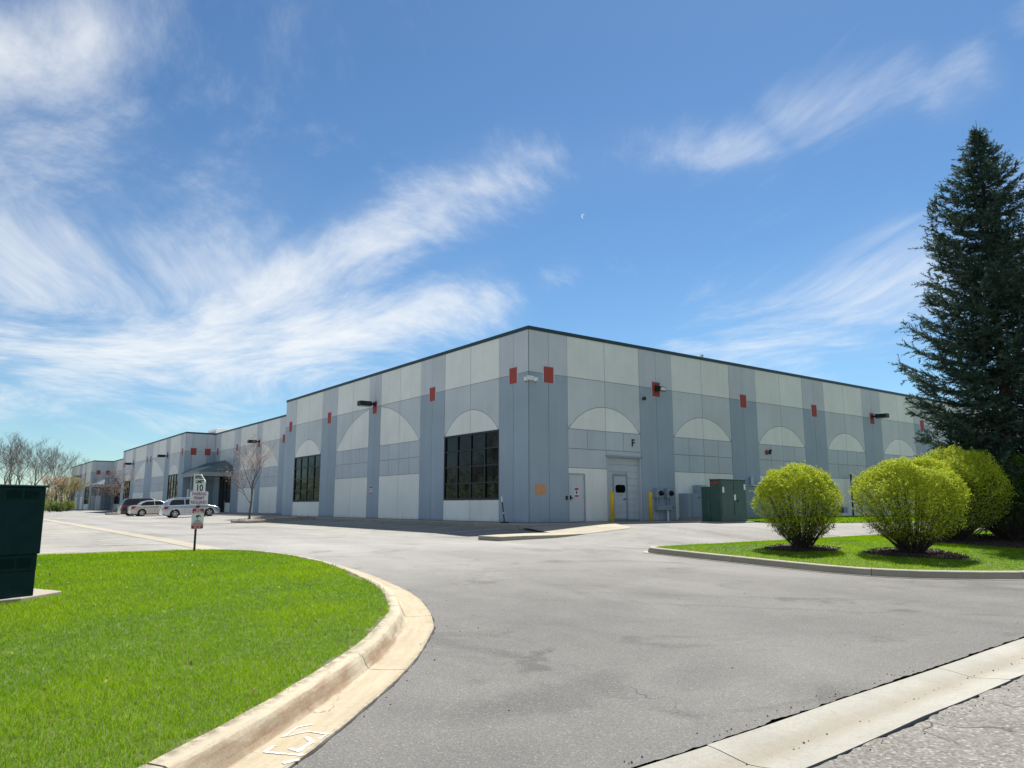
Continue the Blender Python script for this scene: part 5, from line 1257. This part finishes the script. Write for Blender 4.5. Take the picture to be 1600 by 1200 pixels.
V, T, ti = leaf_cloud(np.column_stack([Pd, zd + .035]), rng.uniform(.02, .05, len(Pd)), np.tile([0, 0, 1.], (len(Pd), 1)), rng.random(len(Pd)), .6)
tag(fast_mesh('dry_leaves', V, T, M['dryleaf'], attrs={'tint': ti}), 'few tan dry leaves lying in the mown lawn', 'dry leaves', kind='stuff')
def make_bush(name, loc, w, hgt, nleaf, label, seed, stems=150, mat='bushleaf'):
    global rng
    rng = np.random.default_rng(seed); rnd = random.Random(seed)
    t = thing(name, loc, label, 'shrub', 'round clipped golden shrubs on the island')
    zc_, a, c = hgt * .555, w / 2, hgt * .45
    lump = rng.uniform(0, 6.28, 12)
    def shell(d):
        th = np.arctan2(d[:, 1], d[:, 0]); ph = np.arcsin(np.clip(d[:, 2], -1, 1))
        k = 1 + .05 * np.sin(2 * th + lump[5] + ph) + .04 * np.sin(3 * th + lump[0] + 2 * ph) + .035 * np.sin(5 * th + lump[1] - 3 * ph) + .025 * np.sin(7 * ph + lump[2] + 2 * th) + .02 * np.sin(11 * th + lump[3] + 5 * ph) + .012 * np.sin(19 * th + lump[4] + 13 * ph)
        e = 2.35; hr = np.hypot(d[:, 0], d[:, 1])
        r = 1 / ((hr / a) ** e + (np.abs(d[:, 2]) / c) ** e) ** (1 / e)
        low = np.clip(-d[:, 2] - .15, 0, 1); r = r * (1 - .10 * low)
        return r * k
    mb = MB()
    for i in range(stems):
        th = rnd.uniform(0, 2 * math.pi); zz = rnd.uniform(-.72, .95); rr = math.sqrt(1 - zz * zz)
        d = np.array([[rr * math.cos(th), rr * math.sin(th), zz]]); r = float(shell(d)[0]) * rnd.uniform(.80, .99)
        tip = Vector((d[0, 0] * r, d[0, 1] * r, zc_ + d[0, 2] * r)); b0 = Vector((rnd.gauss(0, .10), rnd.gauss(0, .10), -.05))
        ctrl = Vector((tip.x * .52, tip.y * .52, max(.10, tip.z * .36))) + Vector((rnd.uniform(-.08, .08), rnd.uniform(-.08, .08), 0))
        pts = [b0 * (1 - s) ** 2 + ctrl * 2 * s * (1 - s) + tip * s * s for s in (0, .2, .4, .6, .8, 1)]
        mb.tube(pts, [.014, .011, .009, .007, .005, .003], 4, False)
        for q in range(4):      # side twigs
            s = rnd.uniform(.35, .9); p = b0 * (1 - s) ** 2 + ctrl * 2 * s * (1 - s) + tip * s * s
            dd = (tip - ctrl).normalized() + Vector((rnd.uniform(-.9, .9), rnd.uniform(-.9, .9), rnd.uniform(-.2, .9))); dd.normalize()
            mb.tube([p, p + dd * rnd.uniform(.15, .35)], [.005, .002], 3, False)
    mb.build('stems', M['darkbark'], t, off=O0)
    SP = np.array([tuple(p) for p in mb.v]); SP = SP[(SP[:, 2] > hgt * .16)]; SP = SP[rng.integers(0, len(SP), nleaf // 15)] + rng.normal(0, .035, (nleaf // 15, 3))
    d = rng.normal(0, 1, (nleaf, 3)); d /= np.linalg.norm(d, axis=1)[:, None]
    pz = np.interp(d[:, 2], [-1, -.7, -.35, -.05, .20, .42, 1], [.05, .09, .15, .26, .55, 1, 1]); 
    hole = np.zeros(nleaf)
    for q in range(9):
        dv = rng.normal(0, 1, 3); dv /= np.linalg.norm(dv); hole += np.sin(d @ dv * rng.uniform(7, 16) + rng.uniform(0, 6.28))
    pz = pz * np.clip(.80 + .32 * hole / 2.1, .12, 1.0); keep = rng.random(nleaf) < pz; d = d[keep]; hk = hole[keep] / 2.1
    rr = shell(d) * (1 + .035 * hk) * (1.0 - np.abs(rng.normal(0, .10, len(d))) * np.where(d[:, 2] < .1, 1.7, 1.0)) + rng.normal(0, .012, len(d))
    inn = rng.random(len(d)) < .16; rr = np.where(inn, rr * rng.uniform(.45, .95, len(d)), rr)
    P = d * rr[:, None]; P[:, 2] += zc_
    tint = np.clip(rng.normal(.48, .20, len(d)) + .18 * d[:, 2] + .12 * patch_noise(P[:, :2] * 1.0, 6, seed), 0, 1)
    # shoots that stick out of the clipped outline
    ns = 320; ds = rng.normal(0, 1, (ns, 3)); ds[:, 2] = np.abs(ds[:, 2]) * .8 - .15; ds /= np.linalg.norm(ds, axis=1)[:, None]
    k_ = 9; tt = np.linspace(0.96, 1.0, k_)[None, :, None] + (rng.random((ns, 1, 1)) ** 2 * .13) * np.linspace(0, 1, k_)[None, :, None]
    S = (ds * shell(ds)[:, None])[:, None, :] * tt + rng.normal(0, .014, (ns, k_, 3)); S = S.reshape(-1, 3); S[:, 2] += zc_
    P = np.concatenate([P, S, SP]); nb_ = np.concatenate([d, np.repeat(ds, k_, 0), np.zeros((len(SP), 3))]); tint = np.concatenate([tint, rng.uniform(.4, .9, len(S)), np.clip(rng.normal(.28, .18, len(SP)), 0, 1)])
    nb_ = nb_ * .5 + np.array([0, 0, .55])
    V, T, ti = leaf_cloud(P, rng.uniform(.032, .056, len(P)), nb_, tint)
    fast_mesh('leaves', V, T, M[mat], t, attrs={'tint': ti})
    return t
BU = [('round_shrub', (17.95, 11.35), 2.16, 2.12, 80000, 'smallest round golden shrub, alone at the island tip', 11),
      ('round_shrub', (18.95, 8.95), 2.60, 2.20, 105000, 'wide golden shrub between the lone shrub and the shaded pair', 12),
      ('round_shrub', cam_uv(1494, 22.0), 2.75, 2.62, 80000, 'golden shrub touching the wide shrub, partly shaded by the spruce', 13),
      ('round_shrub', cam_uv(1572, 22.8), 2.7, 2.50, 60000, 'golden shrub under the big spruce, its shade put into dark leaves', 14)]
SPR = cam_uv(1590, 24.2)
for (nm, (u, v), w, hh, nl, lab, sd) in BU:
    b_ = make_bush(nm, (u, v, lawn_z(ISL, u, v) - .01), w, hh, nl, lab, sd, mat='bushleaf' if sd < 14 else 'darkbush')  # last golden shrub: spruce shade put into the colour by darker leaves
rng = np.random.default_rng(21)
# mulch rings under the shrubs: a low bed with loose bark pieces
def in_bed(P):
    k = np.zeros(len(P), bool)
    for (nm, (u, v), w, *_r) in BU:
        k |= ((P[:, 0] - u) ** 2 + (P[:, 1] - v) ** 2) < (w * .43 * (1 + .10 * np.sin(3 * np.arctan2(P[:, 1] - v, P[:, 0] - u) + u))) ** 2
    k |= ((P[:, 0] - SPR[0] + 1.5) ** 2 + (P[:, 1] - SPR[1] + .5) ** 2) < 3.6 ** 2
    return k
gu, gv = np.meshgrid(np.arange(15.6, 34, .12), np.arange(5.2, 14.2, .12)); G = np.column_stack([gu.ravel(), gv.ravel()])
inb = in_bed(G); ins, zz, _e = lawn_coords(ISL, G); ok = (inb & ins).reshape(gu.shape)
Zb = zz + .018 + .012 * patch_noise(G, 9, 5); idx = np.arange(len(G)).reshape(gu.shape)
qm = ok[:-1, :-1] & ok[1:, :-1] & ok[:-1, 1:] & ok[1:, 1:]
Q = np.stack([idx[:-1, :-1], idx[:-1, 1:], idx[1:, 1:], idx[1:, :-1]], -1)[qm]
o = fast_mesh('mulch_bed', np.column_stack([G, Zb]), Q, M['mulch'], smooth=True); o['kind'] = 'structure'
Pm = np.column_stack([rng.uniform(15.6, 34, 40000), rng.uniform(5.2, 14.2, 40000)]); k = in_bed(Pm); Pm = Pm[k]; ins, zm, _e = lawn_coords(ISL, Pm); Pm, zm = Pm[ins], zm[ins]
V, T, ti = leaf_cloud(np.column_stack([Pm, zm + .03]), rng.uniform(.03, .09, len(Pm)), np.tile([0, 0, 1.2], (len(Pm), 1)), rng.random(len(Pm)), .4)
tag(fast_mesh('bark_chips', V, T, M['mulch'], attrs={'tint': ti}), 'loose brown bark chips under the round shrubs', 'bark chips', kind='stuff')
grow(ISL, 'island_grass', (14.8, 3.6), (34, 15.6), 1200000, 'bright green grass of the shrub island inside its kerb', 8.0, 0.03, in_bed)
# grass strip along the right wall
strip_poly = [(31.2, V0 - .05), (31.2, 24.2), (29.2, 21.3), (31.5, 20.2), (36, 19.9), (80, 19.9), (80, V0 - .05)]
def strip_z(u, v): return hz(u, v) + .03 + .05 * sm(19.9, 22.5, v)
us = np.arange(31.3, 80.1, .8); vs_ = np.arange(19.6, V0, .4); gu, gv = np.meshgrid(us, vs_)
def front(u): return np.interp(u, [27.8, 28.4, 31.0, 31.5, 36, 80], [21.9, 21.7, 21.0, 20.3, 19.9, 19.9])
gv = np.maximum(gv, front(gu)); zz = h(gu, gv) + .02 + .05 * sm(19.9, 22.5, gv); zz = np.minimum(zz, .93)
idx = np.arange(gu.size).reshape(gu.shape); Q = np.stack([idx[:-1, :-1], idx[:-1, 1:], idx[1:, 1:], idx[1:, :-1]], -1).reshape(-1, 4)
o = fast_mesh('wall_lawn', np.column_stack([gu.ravel(), gv.ravel(), zz.ravel()]), Q, M['soil'], smooth=True); o['kind'] = 'structure'
P = np.column_stack([rng.uniform(31.3, 60, 30000), rng.uniform(19.9, V0 - .1, 30000)]); iv, dep = in_view(P); P, dep = P[iv], dep[iv]
k = (P[:, 1] > front(P[:, 0])) & ~((P[:, 0] < x0 + 2.2) & (P[:, 1] > y0 - .3) & (P[:, 1] < y0 + 2.1)); P, dep = P[k], dep[k]
z_ = np.minimum(h(P[:, 0], P[:, 1]) + .02 + .05 * sm(19.9, 22.5, P[:, 1]), .93)
V, T, ti = blades(P, z_, rng.uniform(.05, .10, len(P)), .004 * dep / 6 * 2.0, np.clip(.4 + .3 * patch_noise(P, 1.2, 3) + rng.normal(0, .2, len(P)), 0, 1))
tag(fast_mesh('wall_grass', V, T, M['grass'], attrs={'tint': ti}), 'green grass strip along the foot of the wall with the doors', 'grass', kind='stuff')

# spruce
def make_spruce(name, loc, H, label, seed, dens=1.0, rs=1.0, top_detail=True):
    global rng
    rng = np.random.default_rng(seed); rnd = random.Random(seed)
    t = thing(name, loc, label, 'spruce', 'tall spruces beside the shrubs')
    rad = lambda d: np.interp(d, [0, .6, 1.2, 2.4, 5.5, 9.5, 12, 14.8, 17], [.06, .40, .80, 1.48, 2.70, 3.35, 3.45, 3.45, 3.4]) * rs
    MB().tube([(0, 0, -.1), (.02, .01, H * .3), (-.03, .03, H * .6), (.0, 0, H * .85), (0, 0, H)], [.24, .19, .12, .06, .012], 10).build('trunk', M['darkbark'], t, off=O0)
    br = MB(); tp = []; td = []; tl = []
    z = .9
    while z < H - .15:
        d = H - z; nb_ = int((16 if d > 2 else 10) * dens) + rnd.randint(-1, 1); a0 = rnd.uniform(0, 6.28)
        for j in range(max(3, nb_)):
            a = a0 + 2 * math.pi * j / nb_ + rnd.uniform(-.3, .3)
            Lb = float(rad(d)) * rnd.choice([.45, .62, .75, .84, .90, .96, 1.0]) * rnd.uniform(.86, 1.05) * (1 + .10 * math.sin(3 * a + z * 1.3))
            rise = np.interp(d, [0, 1.2, 4, 9, 13], [1.1, .42, .16, -.06, -.22]) + rnd.uniform(-.10, .10)
            zz = z + rnd.uniform(-.18, .18)
            pts = []
            for s in np.linspace(0, 1, 6):
                q = Lb * s; pts.append(Vector((math.cos(a) * q, math.sin(a) * q, zz + rise * q * (1 - .35 * s) + .16 * Lb * s ** 3 - .10 * Lb * math.sin(math.pi * s))))
            br.tube(pts, [max(.006, .03 * Lb / 3 * (1 - s * .85)) for s in np.linspace(0, 1, 6)], 4, False)
            nt_w = int(max(6, Lb * 15))
            for i in range(nt_w):
                s = 1 - (1 - .14) * (rnd.random() ** 1.25) if Lb > .8 else rnd.uniform(.1, 1)
                f = s * 5; i0 = min(int(f), 4); p = pts[i0].lerp(pts[i0 + 1], f - i0); dr = (pts[min(i0 + 1, 5)] - pts[i0]).normalized()
                side = Vector((-math.sin(a), math.cos(a), 0)) * (1 if i % 2 else -1)
                tw = (dr * rnd.uniform(.5, 1.0) + side * rnd.uniform(.15, 1.0) + Vector((0, 0, rnd.uniform(-.45, .35)))).normalized()
                ll = rnd.uniform(.22, .52) * min(1.0, .45 + Lb * .25) * (1.25 - .4 * s)
                tp.append(p); td.append(tw); tl.append(ll)
                if Lb > 1.2 and rnd.random() < .55:
                    p2 = p + tw * ll * .8; tw2 = (tw + Vector((rnd.uniform(-.7, .7), rnd.uniform(-.7, .7), rnd.uniform(-.5, .3)))).normalized(); tp.append(p2); td.append(tw2); tl.append(ll * .75)
            tp.append(pts[-1] - dr * .1); td.append(dr); tl.append(.32)
        z += rnd.uniform(.27, .40) * (1 if d > 2 else .7)
    # leader and upright shoots at the top
    for i in range(26):
        a = rnd.uniform(0, 6.28); q = rnd.uniform(0, .75); zz = H - .25 - q * 1.9; l = rnd.uniform(.35, .75)
        p = Vector((math.cos(a) * q, math.sin(a) * q, zz)); dd = Vector((math.cos(a) * .25, math.sin(a) * .25, 1)).normalized()
        br.tube([p, p + dd * l], [.008, .003], 3, False); tp.append(p); td.append(dd); tl.append(l * .8)
    br.tube([(0, 0, H - .3), (0, 0, H + .5)], [.016, .005], 4, False)
    br.build('branches', M['darkbark'], t, off=O0)
    tp = np.array([tuple(p) for p in tp]); td = np.array([tuple(p) for p in td]); tl = np.array(tl); n = len(tp)
    K = 20; ss = np.linspace(.02, 1, K)[None, :] + rng.uniform(-.03, .03, (n, K))
    up = np.tile([0., 0, 1], (n, 1)); x = np.cross(td, up); x /= np.linalg.norm(x, axis=1)[:, None] + 1e-6; y = np.cross(x, td)
    ang = rng.uniform(0, 6.28, (n, K)); ra = (np.cos(ang)[..., None] * x[:, None] + np.sin(ang)[..., None] * y[:, None])
    base = tp[:, None] + td[:, None] * (ss * tl[:, None])[..., None]
    nl = rng.uniform(.055, .10, (n, K))[..., None]
    dirn = ra * .85 + td[:, None] * .65; dirn /= np.linalg.norm(dirn, axis=2)[..., None]
    wv = np.cross(dirn, td[:, None] + rng.normal(0, .3, (n, K, 3))); wv /= np.linalg.norm(wv, axis=2)[..., None] + 1e-6
    w = rng.uniform(.010, .020, (n, K))[..., None]
    V = np.stack([base - wv * w, base + wv * w, base + dirn * nl], 2).reshape(-1, 3); T = np.arange(len(V)).reshape(-1, 3)
    tint = np.clip(np.repeat(rng.normal(.40, .22, n), K) + rng.normal(0, .12, n * K), 0, 1)
    fast_mesh('needles', V, T, M['needle'], t, attrs={'tint': np.repeat(tint, 3)})
    return n
u_, v_ = SPR
ns_ = make_spruce('spruce_tree', (u_, v_, lawn_z(ISL, u_, v_) - .02), 13.9, 'tall dark spruce with upright top shoots behind the shrubs', 31, 1.0, .90)
u2, v2 = cam_uv(1715, 30.0)
ns2 = make_spruce('spruce_tree', (u2, v2, hz(u2, v2) + .2), 14.5, 'shorter spruce standing close beside the tallest one', 32, .55)

# bare trees
def tree_mesh(seed, H, spread, levels, trunk_r, fork, upness, minr=.008, n0=7, kids=(3, 5), clear=.22):
    rnd = random.Random(seed); tk = MB(); tw = MB(); tips = []
    def grow_(p, d, L, r, lv):
        n = 4 if lv < 2 else 3; pts = [p]; q = p.copy(); dd = d.copy()
        for i in range(n):
            dd = (dd + Vector((rnd.uniform(-.16, .16), rnd.uniform(-.16, .16), rnd.uniform(-.05, .12) * upness))).normalized(); q = q + dd * (L / n); pts.append(q.copy())
        rad_ = [max(minr * .6, r * (1 - .55 * i / n)) for i in range(n + 1)]
        (tk if lv == 0 else tw).tube(pts, rad_, n0 if lv == 0 else (5 if lv == 1 else 3), lv == 0)
        if lv >= levels: tips.append((pts[-1], dd.copy())); tips.append((pts[len(pts) // 2], dd.copy())); return
        k_ = rnd.randint(*kids) + (2 if lv == 0 else 0)
        for i in range(k_):
            s = rnd.uniform(clear + .15 if lv == 0 else .25, 1.0) if i else 1.0
            f = s * n; i0 = min(int(f), n - 1); pp = pts[i0].lerp(pts[i0 + 1], f - i0)
            a = rnd.uniform(0, 6.28); side = Vector((math.cos(a), math.sin(a), 0)); side = (side - dd * side.dot(dd)).normalized()
            nd = (dd * (1 - fork) + side * fork * rnd.uniform(.7, 1.3) + Vector((0, 0, .25 * upness))).normalized()
            grow_(pp, nd, L * rnd.uniform(.52, .78) * (1.1 - .3 * s if lv == 0 else 1), rad_[i0] * rnd.uniform(.48, .66), lv + 1)
    grow_(Vector((0, 0, -.1)), Vector((0, 0, 1)), H * .46, trunk_r, 0)
    return tk, tw, tips
def tip_leaves(tips, n, size, seed, spread=.25):
    g = np.random.default_rng(seed); P = np.array([tuple(p[0]) for p in tips]); i = g.integers(0, len(P), n); Q = P[i] + g.normal(0, spread, (n, 3)) * np.array([1, 1, .7])
    return leaf_cloud(Q, g.uniform(size * .7, size * 1.3, n), np.tile([0, 0, .3], (n, 1)), g.random(n), .8)
def make_tree(name, seed, H, label, group, barkmat, leafmat_=None, nleaf=0, lsize=.05, levels=4, **kw):
    t = thing(name, (0, 0, 0), label, 'tree', group)
    a = dict(spread=1, trunk_r=H * .016, fork=.55, upness=1.0); a.update(kw)
    tk, tw, tips = tree_mesh(seed, H, levels=levels, **a)
    tk.build('trunk', barkmat, t, off=O0); tw.build('crown', barkmat, t, off=O0)
    if leafmat_ and nleaf:
        V, T, ti = tip_leaves(tips, nleaf, lsize, seed); fast_mesh('blossom', V, T, leafmat_, t, attrs={'tint': ti})
    return t
# blossom trees in lot islands
def lot_island(uc, vc, lu, lv):
    P = [(uc - lu / 2 + .3, vc - lv / 2), (uc + lu / 2, vc - lv / 2), (uc + lu / 2, vc + lv / 2), (uc - lu / 2 + .3, vc + lv / 2), (uc - lu / 2, vc + lv / 2 - .5), (uc - lu / 2, vc - lv / 2 + .5)]
    strip('island_kerb', P, lambda u, v: hz(u, v) + .14, M['concrete'], zb=.3)['kind'] = 'structure'
    Qp = [(uc + (a - uc) * .92, vc + (b_ - vc) * .88) for a, b_ in P]
    strip('mulch_bed', Qp, lambda u, v: hz(u, v) + .165, M['mulch'], zb=.08)['kind'] = 'structure'
    g = np.random.default_rng(int(vc)); n = 500; Pm = np.column_stack([g.uniform(uc - lu / 2 + .2, uc + lu / 2 - .1, n), g.uniform(vc - lv / 2 + .15, vc + lv / 2 - .15, n)])
    mb = MB()
    for (x, y) in Pm:
        r_ = g.uniform(.04, .11); z = hz(x, y) + .165; a = g.uniform(0, 6.28)
        mb.add([(x + r_ * math.cos(a), y + r_ * math.sin(a), z), (x + r_ * math.cos(a + 2.1), y + r_ * math.sin(a + 2.1), z), (x + r_ * math.cos(a + 4.2), y + r_ * math.sin(a + 4.2), z), (x, y, z + r_ * g.uniform(.5, .9))], [(0, 1, 3), (1, 2, 3), (2, 0, 3), (0, 2, 1)])
    tag(mb.build('bed_stones', M['rock']), 'pale loose stones in the kerbed bed under the %s crabapple' % ('slim' if vc < 60 else 'bushier'), 'stones', kind='stuff')
lot_island(16.3, 46.9, 4.4, 3.0)
tb = make_tree('blossom_tree', 5, 5.3, 'slim bare crabapple with sparse pink blossom near the hatchback', 'crabapples in the parking islands', M['bark'], M['blossom'], 1300, .055, 4, trunk_r=.075, fork=.5, upness=1.3, minr=.006, clear=.28)
tb.location = (14.9, 46.85, hz(14.9, 46.85) + .15)
lot_island(16.3, 93.5, 4.4, 3.4)
tb = make_tree('blossom_tree', 8, 6.0, 'bushier pink crabapple standing before the farther entry canopy', 'crabapples in the parking islands', M['bark'], M['blossom'], 1200, .07, 4, trunk_r=.09, fork=.6, upness=1.0, minr=.010, clear=.2)
tb.location = (14.6, 93.5, hz(14.6, 93.5) + .15)
# bare trees beyond the lot
proto = [make_tree('bare_tree', 40 + i, 13.0, 'tall bare tree beyond the parking lot', 'bare trees beyond the lot', M['palebark'], None, 0, 0, 5, trunk_r=.20, fork=.50, upness=1.15, minr=.016, kids=(3, 4), clear=.1) for i in range(3)]
labs = ['tall bare tree rising right above the dark cabinet', 'bare tree leaning over the cabinet corner', 'wide bare tree nearest the far block', 'bare tree behind the budding trees', 'bare treetop showing over the far roof']
spots = [(18, 128, 1.05, 0), (48, 138, 1.10, 1), (88, 150, 1.05, 2), (104, 170, .95, 0), (70, 165, 1.1, 1), (132, 260, 1.15, 2), (-15, 125, 1.1, 2), (30, 160, 1.2, 2), (118, 215, 1.05, 1), (5, 150, 1.15, 1)]
lab_of = ['slender bare tree rising from behind the dark cabinet', 'tallest bare tree above the cabinet lid', 'spreading bare tree beside the farthest block', 'thin bare tree close to the farthest block corner', 'bare tree standing behind the tallest one', 'bare treetop showing over the farthest roof', 'bare tree at the lot edge beside the cabinet hinge', 'pale bare tree in the second row behind the cabinet', 'small bare crown just over the farthest wall end', 'pale bare tree farther back among the belt']
for i, (p, D, sc_, k_) in enumerate(spots):
    o = proto[i] if i < 3 else copy_tree(proto[k_]); u, v = cam_uv(p, D); o.location = (u, v, hz(u, v) - .05); o.rotation_euler = (0, 0, i * 1.7); o.scale = (sc_,) * 3; o['label'] = lab_of[i]
for i, (p, D, H, lab, lm, nl) in enumerate([(79, 112, 6.6, 'young tree with reddish buds at the lot end', 'blossom', 900), (96, 116, 6.2, 'young tree with brown buds near the green hedge', 'budleaf', 2600), (105, 126, 6.6, 'young tree with ochre buds against the far wall', 'budleaf', 2600)]):
    b_ = make_tree('budding_tree', 60 + i, H, lab, 'budding trees at the lot end', M['bark'], M[lm], nl, .12, 4, trunk_r=.10, fork=.5, upness=1.1, minr=.014, clear=.2); u, v = cam_uv(p, D); b_.location = (u, v, hz(u, v) - .03)
def shrub(p, D, w, hh, label, mat, seed, group, n=2600):
    g = np.random.default_rng(seed); u, v = cam_uv(p, D)
    t = thing('thicket_shrub', (u, v, hz(u, v) - .05), label, 'shrub', group)
    mb = MB()
    for i in range(16):
        a = g.uniform(0, 6.28); mb.tube([(0, 0, 0), (math.cos(a) * w * .2, math.sin(a) * w * .2, hh * .5), (math.cos(a) * w * .42, math.sin(a) * w * .42, hh * g.uniform(.7, 1.0))], [.04, .025, .01], 4, False)
    mb.build('stems', M['bark'], t, off=O0)
    d = g.normal(0, 1, (n, 3)); d /= np.linalg.norm(d, axis=1)[:, None]; r = g.uniform(.45, 1.05, n); P = d * r[:, None] * np.array([w / 2, w / 2, hh * .48]); P[:, 2] += hh * .52
    V, T, ti = leaf_cloud(P, g.uniform(.10, .22, n), np.tile([0, 0, .4], (n, 1)), g.random(n), .6)
    fast_mesh('leaves', V, T, M[mat], t, attrs={'tint': ti})
for i, (p, D, w, hh, lab, mat) in enumerate([(90, 122, 2.6, 1.5, 'low clipped green hedge shrub at the lot end', 'darkbush'), (77, 130, 3.4, 2.0, 'yellow green shrub beside the clipped hedge and red budded tree', 'shrubleaf'), (106, 130, 2.6, 1.9, 'yellow green shrub by the farthest block', 'shrubleaf'), (66, 150, 5, 4.4, 'brown budding thicket behind the red budded tree', 'budleaf'), (84, 158, 5, 5.0, 'brown budding thicket behind the clipped hedge', 'budleaf'), (100, 165, 5, 5.2, 'ochre thicket beside the farthest block', 'budleaf'), (112, 175, 5, 4.6, 'ochre thicket touching the end of the farthest wall', 'budleaf'), (50, 150, 5, 4.0, 'brown thicket showing beside the utility cabinet', 'budleaf')]):
    shrub(p, D, w, hh, lab, mat, 80 + i, 'shrubs at the end of the lot')
# wood along the far side of the lot, seen in the window reflections
tk, tw, tips = tree_mesh(91, 15, 1, 4, .26, .55, 1.1, .03, 5, (3, 4), .1)
base_v = np.array(tk.v + tw.v); base_f = [f for f in tk.f] + [tuple(i + len(tk.v) for i in f) for f in tw.f]
tri = np.array([t3 for f in base_f for t3 in [(f[0], f[j], f[j + 1]) for j in range(1, len(f) - 1)]])
VV, TT = [], []; off_ = 0; g = np.random.default_rng(92)
for i in range(30):
    a = g.uniform(0, 6.28); s = g.uniform(.8, 1.25); u, v = -52 + g.uniform(-9, 9), 62 + i * 7 + g.uniform(-3, 3)
    c_, s_ = math.cos(a) * s, math.sin(a) * s
    W_ = np.column_stack([base_v[:, 0] * c_ - base_v[:, 1] * s_ + u, base_v[:, 0] * s_ + base_v[:, 1] * c_ + v, base_v[:, 2] * s + .55])
    VV.append(W_); TT.append(tri + off_); off_ += len(W_)
tag(fast_mesh('far_wood', np.concatenate(VV), np.concatenate(TT), M['bark']), 'bare wood along the far side of the lot mirrored in the windows', 'wood', kind='stuff')
nn_ = 26000; P = np.column_stack([-52 + g.uniform(-10, 10, nn_), g.uniform(60, 275, nn_), .5 + g.random(nn_) ** 1.6 * 9])
V, T, ti = leaf_cloud(P, g.uniform(.25, .7, nn_), np.tile([.2, 0, .3], (nn_, 1)), g.random(nn_), .6)
tag(fast_mesh('wood_undergrowth', V, T, M['darkbush'], attrs={'tint': ti}), 'green undergrowth of the wood mirrored in the windows', 'undergrowth', kind='stuff')
